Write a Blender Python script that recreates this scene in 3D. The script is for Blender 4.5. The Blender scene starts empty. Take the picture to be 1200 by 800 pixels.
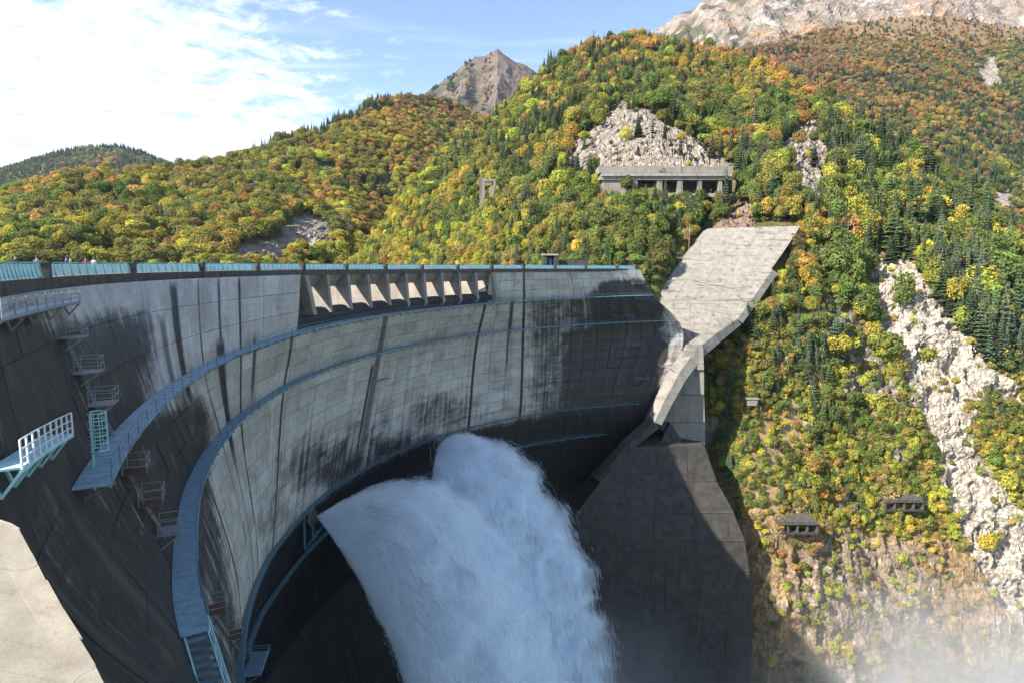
import bpy, math, random
import numpy as np
from mathutils import Matrix, Vector

random.seed(7)
RNG = np.random.default_rng(7)
SC = bpy.context.scene
COL = SC.collection

# ------------------------------------------------------------------ camera
FPX, HORIZON = 750.0, 309.0                     # focal length and horizon row, in a 1200 x 800 frame
PITCH = math.atan((400 - HORIZON) / FPX)
CT, ST = math.cos(PITCH), math.sin(PITCH)
cam_data = bpy.data.cameras.new('camera')
cam_data.sensor_width = 36.0
cam_data.lens = FPX / 1200 * 36
cam_data.clip_start = 0.5
cam_data.clip_end = 30000
cam = bpy.data.objects.new('camera', cam_data)
cam.location = (0, 0, 0)
cam.rotation_euler = (math.pi / 2 - PITCH, 0, 0)
COL.objects.link(cam)
SC.camera = cam

# ------------------------------------------------------------------ sun and sky
SUN_AZ, SUN_EL = math.radians(30), math.radians(38.8)   # light travels towards +X, a little towards +Y
LDIR = Vector((math.cos(SUN_EL) * math.cos(SUN_AZ), math.cos(SUN_EL) * math.sin(SUN_AZ), -math.sin(SUN_EL)))
sun_data = bpy.data.lights.new('sun', 'SUN')
sun_data.energy = 5.0
sun_data.angle = math.radians(0.53)
sun_data.color = (1.0, 0.93, 0.82)
sun = bpy.data.objects.new('sun', sun_data)
sun.rotation_euler = LDIR.to_track_quat('-Z', 'Y').to_euler()
sun.location = -LDIR * 600
COL.objects.link(sun)


def make_world():
    w = bpy.data.worlds.new('World')
    SC.world = w
    w.use_nodes = True
    nt = w.node_tree
    N, Lk = nt.nodes, nt.links
    N.clear()
    out = N.new('ShaderNodeOutputWorld')
    bg = N.new('ShaderNodeBackground')
    bg.inputs['Strength'].default_value = 0.115
    Lk.new(bg.outputs[0], out.inputs['Surface'])
    sky = N.new('ShaderNodeTexSky')
    sky.sky_type = 'NISHITA'
    sky.sun_disc = False
    sky.sun_elevation = SUN_EL
    sd = -LDIR
    sky.sun_rotation = math.atan2(sd.x, sd.y)
    sky.altitude = 1400
    sky.air_density = 0.75
    sky.dust_density = 0.1
    sky.ozone_density = 1.0
    # a high sheet of broken cloud: direction projected on a level plane, so it recedes to the horizon
    tc = N.new('ShaderNodeTexCoord')
    sep = N.new('ShaderNodeSeparateXYZ')
    Lk.new(tc.outputs['Generated'], sep.inputs[0])

    def m(op, a, b=None, clamp=False):
        n = N.new('ShaderNodeMath')
        n.operation = op
        n.use_clamp = clamp
        for i, v in enumerate((a, b)):
            if v is None:
                continue
            if isinstance(v, (int, float)):
                n.inputs[i].default_value = v
            else:
                Lk.new(v, n.inputs[i])
        return n.outputs[0]
    zz = m('MAXIMUM', sep.outputs['Z'], 0.0)
    zd = m('ADD', zz, 0.10)
    cx = m('DIVIDE', sep.outputs['X'], zd)
    cy = m('DIVIDE', sep.outputs['Y'], zd)
    comb = N.new('ShaderNodeCombineXYZ')
    Lk.new(cx, comb.inputs[0])
    Lk.new(cy, comb.inputs[1])

    def noise(scale, detail, rough, dist, off, sx=1.0, sy=1.0):
        mp = N.new('ShaderNodeMapping')
        mp.inputs['Location'].default_value = off
        mp.inputs['Scale'].default_value = (sx, sy, 1)
        Lk.new(comb.outputs[0], mp.inputs[0])
        n = N.new('ShaderNodeTexNoise')
        n.inputs['Scale'].default_value = scale
        n.inputs['Detail'].default_value = detail
        n.inputs['Roughness'].default_value = rough
        n.inputs['Distortion'].default_value = dist
        Lk.new(mp.outputs[0], n.inputs['Vector'])
        return n.outputs['Fac']
    puff = noise(6.5, 9, 0.66, 0.35, (3.1, 7.7, 0))
    sheet = noise(0.55, 4, 0.5, 0.3, (1.3, 0.4, 0))
    # the sheet thickens towards the west (left) and opens to the east
    west = N.new('ShaderNodeMapRange')
    west.interpolation_type = 'SMOOTHSTEP'
    west.inputs['From Min'].default_value = 0.35
    west.inputs['From Max'].default_value = -1.6
    Lk.new(cx, west.inputs['Value'])
    cover = m('ADD', m('MULTIPLY', west.outputs[0], 0.40), m('MULTIPLY', sheet, 0.45))
    dens = m('ADD', m('MULTIPLY', puff, 0.95), m('SUBTRACT', cover, 0.70))
    cl = N.new('ShaderNodeMapRange')
    cl.interpolation_type = 'SMOOTHSTEP'
    cl.inputs['From Min'].default_value = 0.16
    cl.inputs['From Max'].default_value = 0.52
    Lk.new(dens, cl.inputs['Value'])
    # thin streaks of cirrus elsewhere
    cir = noise(1.6, 5, 0.55, 0.6, (5.2, 2.2, 0), 0.35, 1.6)
    cm = N.new('ShaderNodeMapRange')
    cm.interpolation_type = 'SMOOTHSTEP'
    cm.inputs['From Min'].default_value = 0.52
    cm.inputs['From Max'].default_value = 0.72
    cm.inputs['To Max'].default_value = 0.4
    Lk.new(cir, cm.inputs['Value'])
    amt = m('MAXIMUM', cl.outputs[0], cm.outputs[0])
    mix = N.new('ShaderNodeMix')
    mix.data_type = 'RGBA'
    Lk.new(m('MULTIPLY', amt, 0.95), mix.inputs[0])
    Lk.new(sky.outputs[0], mix.inputs[6])
    mix.inputs[7].default_value = (5.1, 5.15, 5.25, 1)
    Lk.new(mix.outputs[2], bg.inputs['Color'])


make_world()
SC.view_settings.view_transform = 'Standard'
SC.view_settings.look = 'None'
SC.view_settings.exposure = 1.48
SC.view_settings.gamma = 1.0
SC.render.engine = 'CYCLES'
SC.cycles.use_denoising = True
SC.cycles.max_bounces = 8
SC.cycles.diffuse_bounces = 5
SC.cycles.transparent_max_bounces = 28
SC.cycles.volume_bounces = 1
SC.cycles.use_adaptive_sampling = True
SC.cycles.adaptive_threshold = 0.02


# ------------------------------------------------------------------ geometry helpers
def ray(px, py):
    a = (px - 600) / FPX
    b = (400 - py) / FPX
    return np.array([a, CT + b * ST, -ST + b * CT])


def at(px, py, Y):
    """world point seen at a photo position, at a given distance Y ahead of the camera"""
    r = ray(px, py)
    return r * (Y / r[1])


def proj(P):
    P = np.asarray(P, float)
    d = P[..., 1] * CT - P[..., 2] * ST
    u = P[..., 1] * ST + P[..., 2] * CT
    d = np.where(np.abs(d) < 1e-3, 1e-3, d)
    return 600 + FPX * P[..., 0] / d, 400 - FPX * u / d, d


def sstep(a, b, x):
    t = np.clip((np.asarray(x, float) - a) / (b - a), 0, 1)
    return t * t * (3 - 2 * t)


def hash3(ix, iy, iz, seed=0):
    h = (ix.astype(np.int64) * 374761393 + iy.astype(np.int64) * 668265263 + iz.astype(np.int64) * 2147483647 + seed * 144269) & 0xffffffff
    h = ((h ^ (h >> 13)) * 1274126177) & 0xffffffff
    h = (h ^ (h >> 16)) & 0xffffffff
    return h / 4294967295.0


def vnoise(P, seed=0):
    P = np.asarray(P, float)
    i = np.floor(P)
    f = P - i
    f = f * f * (3 - 2 * f)
    i = i.astype(np.int64)
    r = 0
    for dx in (0, 1):
        for dy in (0, 1):
            for dz in (0, 1):
                w = (f[..., 0] if dx else 1 - f[..., 0]) * (f[..., 1] if dy else 1 - f[..., 1]) * (f[..., 2] if dz else 1 - f[..., 2])
                r = r + w * hash3(i[..., 0] + dx, i[..., 1] + dy, i[..., 2] + dz, seed)
    return r


def fbm(P, octv=4, seed=0, ridged=False):
    P = np.asarray(P, float)
    a, s, t = 1.0, 0.0, 0.0
    for o in range(octv):
        n = vnoise(P * 2 ** o, seed + o * 17)
        if ridged:
            n = 1 - np.abs(n * 2 - 1)
        s = s + n * a
        t += a
        a *= 0.5
    return s / t


def in_poly(px, py, poly):
    px, py = np.asarray(px, float), np.asarray(py, float)
    r = np.zeros(px.shape, bool)
    n = len(poly)
    for i in range(n):
        x1, y1 = poly[i]
        x2, y2 = poly[(i + 1) % n]
        c = ((y1 > py) != (y2 > py)) & (px < (x2 - x1) * (py - y1) / ((y2 - y1) or 1e-9) + x1)
        r ^= c
    return r


def poly_soft(px, py, poly, w):
    """1 inside, falling to 0 over w photo pixels outside"""
    px, py = np.asarray(px, float), np.asarray(py, float)
    d = np.full(px.shape, 1e9)
    n = len(poly)
    for i in range(n):
        a = np.array(poly[i], float)
        b = np.array(poly[(i + 1) % n], float)
        ab = b - a
        t = np.clip(((px - a[0]) * ab[0] + (py - a[1]) * ab[1]) / (ab @ ab), 0, 1)
        d = np.minimum(d, np.hypot(px - a[0] - t * ab[0], py - a[1] - t * ab[1]))
    return np.where(in_poly(px, py, poly), 1.0, 1 - sstep(0, w, d))


def tag(o, label=None, cat=None, group=None, kind=None):
    if label:
        o['label'] = label
    if cat:
        o['category'] = cat
    if group:
        o['group'] = group
    if kind:
        o['kind'] = kind
    return o


def link(o, parent=None):
    COL.objects.link(o)
    if parent is not None:
        o.parent = parent
    return o


def empty(name, loc=(0, 0, 0)):
    o = bpy.data.objects.new(name, None)
    o.location = loc
    o.empty_display_size = 0.3
    return link(o)


def fast_mesh(name, V, F, mat=None, smooth=False):
    """V (n,3); F (m,3) or (m,4) array, or a list of such arrays"""
    me = bpy.data.meshes.new(name)
    V = np.ascontiguousarray(V, np.float32)
    Fs = F if isinstance(F, list) else [F]
    Fs = [np.asarray(f, np.int32) for f in Fs if len(f)]
    me.vertices.add(len(V))
    me.vertices.foreach_set('co', V.ravel())
    loops = np.concatenate([f.ravel() for f in Fs])
    tot = np.concatenate([np.full(len(f), f.shape[1], np.int32) for f in Fs])
    start = np.concatenate([[0], np.cumsum(tot)[:-1]]).astype(np.int32)
    me.loops.add(len(loops))
    me.loops.foreach_set('vertex_index', loops)
    me.polygons.add(len(tot))
    me.polygons.foreach_set('loop_start', start)
    me.polygons.foreach_set('loop_total', tot)
    me.polygons.foreach_set('use_smooth', np.full(len(tot), bool(smooth)))
    me.update(calc_edges=True)
    if mat:
        me.materials.append(mat)
    return me


def attr_f(me, name, vals):
    a = me.attributes.new(name, 'FLOAT', 'POINT')
    a.data.foreach_set('value', np.ascontiguousarray(vals, np.float32))


def attr_c(me, name, vals):
    a = me.attributes.new(name, 'FLOAT_COLOR', 'POINT')
    v = np.ones((len(vals), 4), np.float32)
    v[:, :3] = vals
    a.data.foreach_set('color', v.ravel())


def attr_v(me, name, vals):
    a = me.attributes.new(name, 'FLOAT_VECTOR', 'POINT')
    a.data.foreach_set('vector', np.ascontiguousarray(vals, np.float32).ravel())


def obj(name, me, parent=None, mw=None):
    o = bpy.data.objects.new(name, me)
    link(o, parent)
    if mw is not None:
        o.matrix_basis = mw
    return o


class MB:
    """collects simple solids into one mesh"""
    def __init__(self):
        self.v, self.f = [], []

    def add(self, verts, faces):
        b = len(self.v)
        self.v += [tuple(map(float, p)) for p in verts]
        self.f += [tuple(b + i for i in f) for f in faces]
        return self

    def box(self, c, size, ax=None):
        """centre, full size, optional 3 axis vectors"""
        c = np.array(c, float)
        A = np.eye(3) if ax is None else np.array(ax, float)
        h = np.array(size, float) / 2
        vs = [c + A[0] * h[0] * sx + A[1] * h[1] * sy + A[2] * h[2] * sz for sx in (-1, 1) for sy in (-1, 1) for sz in (-1, 1)]
        return self.add(vs, [(0, 1, 3, 2), (4, 6, 7, 5), (0, 4, 5, 1), (2, 3, 7, 6), (0, 2, 6, 4), (1, 5, 7, 3)])

    def bar(self, a, b, w, h=None):
        a, b = np.array(a, float), np.array(b, float)
        d = b - a
        L = np.linalg.norm(d)
        if L < 1e-6:
            return self
        d /= L
        up = np.array([0, 0, 1.0]) if abs(d[2]) < 0.95 else np.array([1.0, 0, 0])
        s = np.cross(d, up)
        s /= np.linalg.norm(s)
        u = np.cross(s, d)
        return self.box((a + b) / 2, (L, w, h or w), (d, s, u))

    def tube(self, pts, r, seg=6, closed=False):
        pts = np.array(pts, float)
        n = len(pts)
        rr = np.full(n, r) if np.isscalar(r) else np.array(r, float)
        vs = []
        for i in range(n):
            a = pts[(i - 1) % n] if (closed or i > 0) else pts[i]
            b = pts[(i + 1) % n] if (closed or i < n - 1) else pts[i]
            d = b - a
            d /= (np.linalg.norm(d) or 1)
            up = np.array([0, 0, 1.0]) if abs(d[2]) < 0.9 else np.array([1.0, 0, 0])
            s = np.cross(d, up)
            s /= np.linalg.norm(s)
            u = np.cross(s, d)
            for k in range(seg):
                t = 2 * math.pi * k / seg
                vs.append(pts[i] + rr[i] * (math.cos(t) * s + math.sin(t) * u))
        fs = []
        m = n if closed else n - 1
        for i in range(m):
            j = (i + 1) % n
            for k in range(seg):
                l = (k + 1) % seg
                fs.append((i * seg + k, i * seg + l, j * seg + l, j * seg + k))
        if not closed:
            fs.append(tuple(range(seg))[::-1])
            fs.append(tuple((n - 1) * seg + k for k in range(seg)))
        return self.add(vs, fs)

    def prism(self, outline, thick):
        """closed solid from an outline (list of 3D points) swept by the vector thick"""
        n = len(outline)
        o = np.array(outline, float)
        t = np.array(thick, float)
        vs = list(o) + list(o + t)
        fs = [tuple(range(n))[::-1], tuple(range(n, 2 * n))]
        fs += [(i, (i + 1) % n, (i + 1) % n + n, i + n) for i in range(n)]
        return self.add(vs, fs)

    def mesh(self, name, mat=None, smooth=False):
        me = bpy.data.meshes.new(name)
        me.from_pydata(self.v, [], self.f)
        if mat:
            me.materials.append(mat)
        if smooth:
            for p in me.polygons:
                p.use_smooth = True
        me.update()
        return me

    def build(self, name, mat, parent=None, smooth=False):
        return obj(name, self.mesh(name, mat, smooth), parent)


# ------------------------------------------------------------------ materials
class NT:
    def __init__(self, name):
        self.m = bpy.data.materials.new(name)
        self.m.use_nodes = True
        self.t = self.m.node_tree
        self.N, self.L = self.t.nodes, self.t.links
        self.N.clear()
        self.out = self.N.new('ShaderNodeOutputMaterial')

    def n(self, typ, **kw):
        x = self.N.new('ShaderNode' + typ)
        for k, v in kw.items():
            setattr(x, k, v)
        return x

    def put(self, sock, v):
        if isinstance(v, bpy.types.NodeSocket):
            self.L.new(v, sock)
        elif v is not None:
            if isinstance(v, tuple) and len(v) == 3 and sock.type == 'RGBA':
                v = (*v, 1)
            sock.default_value = v

    def math(self, op, a, b=None, c=None, clamp=False):
        x = self.n('Math', operation=op, use_clamp=clamp)
        for i, v in enumerate((a, b, c)):
            self.put(x.inputs[i], v)
        return x.outputs[0]

    def step(self, v, a, b, lo=0.0, hi=1.0):
        x = self.n('MapRange', interpolation_type='SMOOTHSTEP')
        self.put(x.inputs['Value'], v)
        for k, q in (('From Min', a), ('From Max', b), ('To Min', lo), ('To Max', hi)):
            self.put(x.inputs[k], q)
        return x.outputs[0]

    def mix(self, f, a, b, mode='MIX'):
        x = self.n('Mix', data_type='RGBA', blend_type=mode)
        self.put(x.inputs[0], f)
        self.put(x.inputs[6], a)
        self.put(x.inputs[7], b)
        return x.outputs[2]

    def noise(self, vec, scale, detail=4, rough=0.55, dist=0.0, sc=(1, 1, 1), off=(0, 0, 0)):
        mp = self.n('Mapping')
        mp.inputs['Scale'].default_value = sc
        mp.inputs['Location'].default_value = off
        self.put(mp.inputs[0], vec)
        x = self.n('TexNoise')
        self.put(x.inputs['Vector'], mp.outputs[0])
        x.inputs['Scale'].default_value = scale
        x.inputs['Detail'].default_value = detail
        x.inputs['Roughness'].default_value = rough
        x.inputs['Distortion'].default_value = dist
        return x.outputs['Fac']

    def attr(self, name, out='Fac', typ='GEOMETRY'):
        x = self.n('Attribute', attribute_name=name, attribute_type=typ)
        return x.outputs[out]

    def pos(self):
        return self.n('NewGeometry').outputs['Position']

    def bsdf(self, color, rough=0.85, bump=None, strength=0.4, dist=0.1, spec=0.3, **kw):
        b = self.n('BsdfPrincipled')
        self.put(b.inputs['Base Color'], color)
        self.put(b.inputs['Roughness'], rough)
        b.inputs['Specular IOR Level'].default_value = spec
        for k, v in kw.items():
            self.put(b.inputs[k.replace('_', ' ')], v)
        if bump is not None:
            bp = self.n('Bump')
            bp.inputs['Strength'].default_value = strength
            bp.inputs['Distance'].default_value = dist
            self.put(bp.inputs['Height'], bump)
            self.L.new(bp.outputs[0], b.inputs['Normal'])
        self.L.new(b.outputs[0], self.out.inputs['Surface'])
        return b


def mat_dam():
    t = NT('weathered dam concrete')
    uv = t.attr('duv', 'Vector')
    sp = t.n('SeparateXYZ')
    t.put(sp.inputs[0], uv)
    u, v = sp.outputs[0], sp.outputs[1]
    stain = t.attr('stain')
    tint = t.attr('tint')
    streak = t.noise(uv, 1.0, 5, 0.65, 0.0, (0.85, 0.022, 1))
    fine = t.noise(uv, 1.0, 4, 0.7, 0.0, (3.2, 0.06, 1), (17, 3, 0))
    blotch = t.noise(uv, 1.0, 5, 0.65, 0.4, (0.16, 0.22, 1), (5, 9, 0))
    grain = t.noise(uv, 1.0, 6, 0.7, 0.0, (1.6, 1.9, 1), (2, 40, 0))
    horiz = t.noise(uv, 1.0, 4, 0.6, 0.0, (0.25, 2.2, 1), (60, 3, 0))
    a = t.math('MULTIPLY_ADD', t.math('SUBTRACT', streak, 0.5), 1.05, stain)
    a = t.math('MULTIPLY_ADD', t.math('SUBTRACT', fine, 0.5), 0.6, a)
    a = t.math('MULTIPLY_ADD', t.math('SUBTRACT', blotch, 0.5), 0.75, a)
    a = t.math('MULTIPLY_ADD', t.math('SUBTRACT', horiz, 0.5), 0.35, a)
    dark = t.step(a, 0.18, 0.72)
    # black runs below leaking joints: place along the crest, half width, upper and lower ends
    for (u0, w, z1, z0, s) in RUNS:
        du = t.math('ABSOLUTE', t.math('ADD', t.math('SUBTRACT', u, u0), t.math('MULTIPLY', t.math('SUBTRACT', fine, 0.5), w * 1.2)))
        k = t.step(du, w, w * 0.35)
        e = t.math('MULTIPLY', t.step(v, z1 + 0.8, z1 - 0.8), t.step(v, z0 - 4, z0 + 4))
        k = t.math('MULTIPLY', t.math('MULTIPLY', k, e), s)
        dark = t.math('MAXIMUM', dark, k)
    light = t.mix(t.step(grain, 0.3, 0.7), (0.36, 0.345, 0.32), (0.50, 0.48, 0.45))
    light = t.mix(t.step(blotch, 0.35, 0.7), light, (0.33, 0.30, 0.25))
    light = t.mix(t.math('MULTIPLY', t.step(horiz, 0.55, 0.75), 0.35), light, (0.18, 0.17, 0.15))
    light = t.mix(t.math('MULTIPLY', t.step(fine, 0.5, 0.75), 0.35), light, (0.17, 0.16, 0.15))
    light = t.mix(t.math('MULTIPLY', t.step(streak, 0.52, 0.68), 0.4), light, (0.19, 0.175, 0.155))
    light = t.mix(1.0, light, tint, 'MULTIPLY')
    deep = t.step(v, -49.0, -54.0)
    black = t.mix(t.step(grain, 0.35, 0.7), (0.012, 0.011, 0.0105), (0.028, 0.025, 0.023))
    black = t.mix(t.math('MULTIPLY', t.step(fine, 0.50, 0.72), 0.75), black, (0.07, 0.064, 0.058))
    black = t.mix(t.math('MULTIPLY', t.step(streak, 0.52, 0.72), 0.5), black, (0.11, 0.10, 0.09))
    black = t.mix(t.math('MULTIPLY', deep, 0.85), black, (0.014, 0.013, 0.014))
    c = t.mix(dark, light, black)
    # pale lime runs
    lime = t.noise(uv, 1.0, 3, 0.6, 0.0, (1.9, 0.018, 1), (91, 12, 0))
    limeg = t.noise(uv, 1.0, 3, 0.6, 0.0, (0.2, 0.09, 1), (33, 12, 0))
    lm = t.math('MULTIPLY', t.step(lime, 0.66, 0.72), t.step(limeg, 0.48, 0.6))
    c = t.mix(t.math('MULTIPLY', lm, 0.7), c, (0.42, 0.41, 0.39))
    # moss and rust tinge near the wet lower parts
    mossm = t.math('MULTIPLY', t.step(stain, 0.35, 0.6), t.step(t.noise(uv, 1.0, 4, 0.6, 0, (0.5, 0.3, 1), (8, 8, 8)), 0.56, 0.7))
    c = t.mix(t.math('MULTIPLY', mossm, 0.4), c, (0.10, 0.08, 0.04))
    h = t.math('ADD', t.math('MULTIPLY', grain, 0.6), t.math('MULTIPLY', horiz, 0.6))
    t.bsdf(c, t.step(dark, 0, 1, 0.85, 0.55), h, 0.5, 0.12, 0.35)
    return t.m


def mat_concrete(name, c1, c2, c3, lift=0.35, scale=1.0):
    t = NT(name)
    p = t.pos()
    g = t.noise(p, 0.35 * scale, 7, 0.65)
    s = t.noise(p, 1.0, 5, 0.65, 0, (0.5 * scale, 0.5 * scale, 0.03 * scale))
    hz = t.noise(p, 1.0, 4, 0.65, 0, (0.04 * scale, 0.04 * scale, 0.9 * scale), (0, 0, 31))
    c = t.mix(t.step(g, 0.3, 0.7), c1, c2)
    c = t.mix(t.math('MULTIPLY', t.step(s, 0.52, 0.7), 0.75), c, c3)
    c = t.mix(t.math('MULTIPLY', t.step(hz, 0.55, 0.72), lift), c, c3)
    fine = t.noise(p, 3.0 * scale, 6, 0.7)
    t.bsdf(c, 0.85, t.math('ADD', t.math('MULTIPLY', hz, 0.6), fine), 0.45, 0.12 / scale)
    return t.m


def mat_paint(name, c, rust=0.2, rough=0.5, spec=0.4):
    t = NT(name)
    p = t.pos()
    g = t.noise(p, 1.3, 5, 0.7)
    d = t.noise(p, 5.0, 3, 0.7, 0, (1, 1, 0.3), (4, 4, 4))
    col = t.mix(t.step(g, 0.35, 0.7), c, tuple(x * 0.72 for x in c))
    col = t.mix(t.math('MULTIPLY', t.step(d, 0.62, 0.7), rust), col, (0.10, 0.045, 0.02))
    t.bsdf(col, rough, g, 0.15, 0.02, spec)
    return t.m


def mat_leaf():
    t = NT('leaves')
    tint = t.attr('tint', 'Color', 'INSTANCER')
    sh = t.attr('shade')
    p = t.pos()
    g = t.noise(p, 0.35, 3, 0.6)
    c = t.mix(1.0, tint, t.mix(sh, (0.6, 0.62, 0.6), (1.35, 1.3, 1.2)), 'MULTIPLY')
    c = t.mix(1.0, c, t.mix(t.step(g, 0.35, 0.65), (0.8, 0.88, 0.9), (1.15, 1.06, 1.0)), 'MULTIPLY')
    d = t.n('BsdfDiffuse')
    t.put(d.inputs[0], c)
    tr = t.n('BsdfTranslucent')
    t.put(tr.inputs[0], t.mix(1.0, c, (1.0, 1.0, 0.75), 'MULTIPLY'))
    mx = t.n('MixShader')
    mx.inputs[0].default_value = 0.38
    t.L.new(d.outputs[0], mx.inputs[1])
    t.L.new(tr.outputs[0], mx.inputs[2])
    t.L.new(mx.outputs[0], t.out.inputs['Surface'])
    return t.m


def mat_bark():
    t = NT('bark')
    p = t.pos()
    g = t.noise(p, 2.0, 5, 0.7, 0, (1, 1, 0.25))
    t.bsdf(t.mix(g, (0.10, 0.085, 0.07), (0.22, 0.20, 0.17)), 0.9, g, 0.5, 0.05)
    return t.m


def mat_ground():
    t = NT('hillside ground')
    p = t.pos()
    c = t.attr('ground', 'Color')
    rock = t.attr('rock')
    sc = t.attr('grain')                                     # larger pattern on far hills
    vec = t.n('VectorMath', operation='SCALE')
    t.put(vec.inputs[0], p)
    t.put(vec.inputs[3], sc)
    q = vec.outputs[0]
    a = t.noise(q, 0.22, 8, 0.68, 0.3)
    b = t.noise(q, 1.1, 5, 0.65, 0, (1, 1, 0.55), (3, 8, 1))
    cr = t.noise(q, 0.30, 6, 0.75, 1.2, (1, 1, 0.45), (13, 8, 1))
    cr = t.step(t.math('ABSOLUTE', t.math('SUBTRACT', cr, 0.5)), 0.0, 0.045)
    c1 = t.mix(1.0, c, t.mix(t.step(a, 0.3, 0.72), (0.62, 0.60, 0.58), (1.28, 1.25, 1.2)), 'MULTIPLY')
    c1 = t.mix(1.0, c1, t.mix(t.step(b, 0.35, 0.7), (0.78, 0.76, 0.74), (1.12, 1.12, 1.12)), 'MULTIPLY')
    c2 = t.mix(cr, t.mix(1.0, c1, (0.66, 0.63, 0.60), 'MULTIPLY'), c1)
    col = t.mix(rock, c1, c2)
    h = t.math('ADD', a, t.math('MULTIPLY', b, 0.45))
    h = t.math('ADD', h, t.math('MULTIPLY', t.math('MULTIPLY', cr, rock), 0.25))
    bb = t.bsdf(col, 0.95, h, 0.9, 2.2, 0.1)
    return t.m


def mat_water_jet():
    t = NT('white water')
    d = t.n('BsdfDiffuse')
    d.inputs[0].default_value = (0.86, 0.93, 0.99, 1)
    tr = t.n('BsdfTranslucent')
    tr.inputs[0].default_value = (0.86, 0.93, 0.99, 1)
    mx = t.n('MixShader')
    mx.inputs[0].default_value = 0.5
    t.L.new(d.outputs[0], mx.inputs[1])
    t.L.new(tr.outputs[0], mx.inputs[2])
    tp = t.n('BsdfTransparent')                       # drops and threads are mostly clear
    m2 = t.n('MixShader')
    m2.inputs[0].default_value = 0.34
    t.L.new(tp.outputs[0], m2.inputs[1])
    t.L.new(mx.outputs[0], m2.inputs[2])
    t.L.new(m2.outputs[0], t.out.inputs['Surface'])
    return t.m


def mat_lake():
    t = NT('lake water')
    p = t.pos()
    n = t.noise(p, 0.8, 3, 0.5)
    t.bsdf((0.02, 0.07, 0.075), 0.08, n, 0.1, 0.1, 0.5)
    return t.m


def mat_simple(name, c, rough=0.7):
    t = NT(name)
    g = t.noise(t.pos(), 2.0, 4, 0.6)
    t.bsdf(t.mix(g, tuple(x * 0.8 for x in c), tuple(min(1, x * 1.15) for x in c)), rough)
    return t.m


# ------------------------------------------------------------------ dam surface
CREST = [(-19, 18), (-26.5, 29.5), (-32, 40), (-36.7, 50), (-41.5, 63), (-44.4, 76), (-45.0, 85.3), (-44.5, 91), (-43.2, 101.5),
         (-39.3, 120.5), (-34.9, 134.9), (-29.4, 148.8), (-22.8, 162.3), (-15.1, 175.1), (-6.4, 187.3), (3.3, 198.8), (13.9, 209.4),
         (25.3, 219.1), (37.5, 227.9), (45.5, 233.0)]
W1A = [217, 211, 205.5, 201.5, 197.54, 194.86, 191.82, 189.38, 184.16, 175.5, 168.4, 161.88, 155.48, 149.42, 143.58, 137.12, 130.8, 124.68, 118.5, 114.58]
W2A = [224, 217.5, 211.8, 208.0, 202.0, 197.6, 194.72, 191.82, 187.48, 178.0, 169.5, 161.7, 154.4, 147.72, 141.54, 133.44, 126.54, 119.42, 111.68, 105.0]
AA = [231, 222, 213.5, 207, 202, 198, 195, 192.5, 189.6, 183.82, 173.12, 164.0, 153.6, 145.06, 137.6, 127.0, 119.48, 112.46, 105.92, 97.5]
NK = 20
ZW1, ZW2, ZA = -11.3, -20.8, -50.0


def circ(c, r, ang):
    a = np.radians(np.array(ang, float))
    return np.c_[c[0] + r * np.cos(a), c[1] + r * np.sin(a)]


LEV_Z = np.array([0.0, ZW1, ZW2, ZA, -75.0, -125.0, -195.0])
LEV = np.array([np.array(CREST, float), circ((114.1, 96.1), 151.04, W1A), circ((97.4, 106.2), 136.9, W2A), circ((70.2, 116.9), 112.95, AA),
                circ((70.2, 116.9), 117.5, AA), circ((70.2, 116.9), 113.0, AA), circ((70.2, 116.9), 96.0, AA)])


def cat(P, k):
    """Catmull-Rom along knots, P (n,2), k array"""
    k = np.clip(np.asarray(k, float), 0, len(P) - 1 - 1e-6)
    i = np.floor(k).astype(int)
    t = (k - i)[..., None]
    n = len(P)
    ext = np.vstack([2 * P[0] - P[1], P, 2 * P[-1] - P[-2]])
    p0, p1, p2, p3 = ext[i], ext[i + 1], ext[i + 2], ext[i + 3]
    return 0.5 * (2 * p1 + (p2 - p0) * t + (2 * p0 - 5 * p1 + 4 * p2 - p3) * t ** 2 + (3 * p1 - p0 - 3 * p2 + p3) * t ** 3)


def dam(k, z):
    """plan point of the downstream face at knot position k and level z (arrays of one shape) -> (...,3)"""
    k, z = np.broadcast_arrays(np.asarray(k, float), np.asarray(z, float))
    C = np.stack([cat(P, k) for P in LEV], 0)                       # (L, ..., 2)
    zn = -LEV_Z
    m = np.zeros_like(C)
    for i in range(len(zn)):
        if 0 < i < len(zn) - 1:
            h0, h1 = zn[i] - zn[i - 1], zn[i + 1] - zn[i]
            s0, s1 = (C[i] - C[i - 1]) / h0, (C[i + 1] - C[i]) / h1
            m[i] = (s0 * h1 + s1 * h0) / (h0 + h1)
    m[0] = (C[1] - C[0]) / zn[1]
    m[-1] = (C[-1] - C[-2]) / (zn[-1] - zn[-2])
    q = np.clip(-z, 0, zn[-1] - 1e-6)
    i = np.clip(np.searchsorted(zn, q, side='right') - 1, 0, len(zn) - 2)
    idx = np.indices(k.shape)
    sel = lambda A, j: A[(j, *idx)]
    h = (zn[i + 1] - zn[i])
    t = ((q - zn[i]) / h)[..., None]
    h = h[..., None]
    a, b, ma, mb = sel(C, i), sel(C, i + 1), sel(m, i), sel(m, i + 1)
    t2, t3 = t * t, t ** 3
    r = (2 * t3 - 3 * t2 + 1) * a + (t3 - 2 * t2 + t) * h * ma + (3 * t2 - 2 * t3) * b + (t3 - t2) * h * mb
    return np.concatenate([r, z[..., None]], -1)


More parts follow.
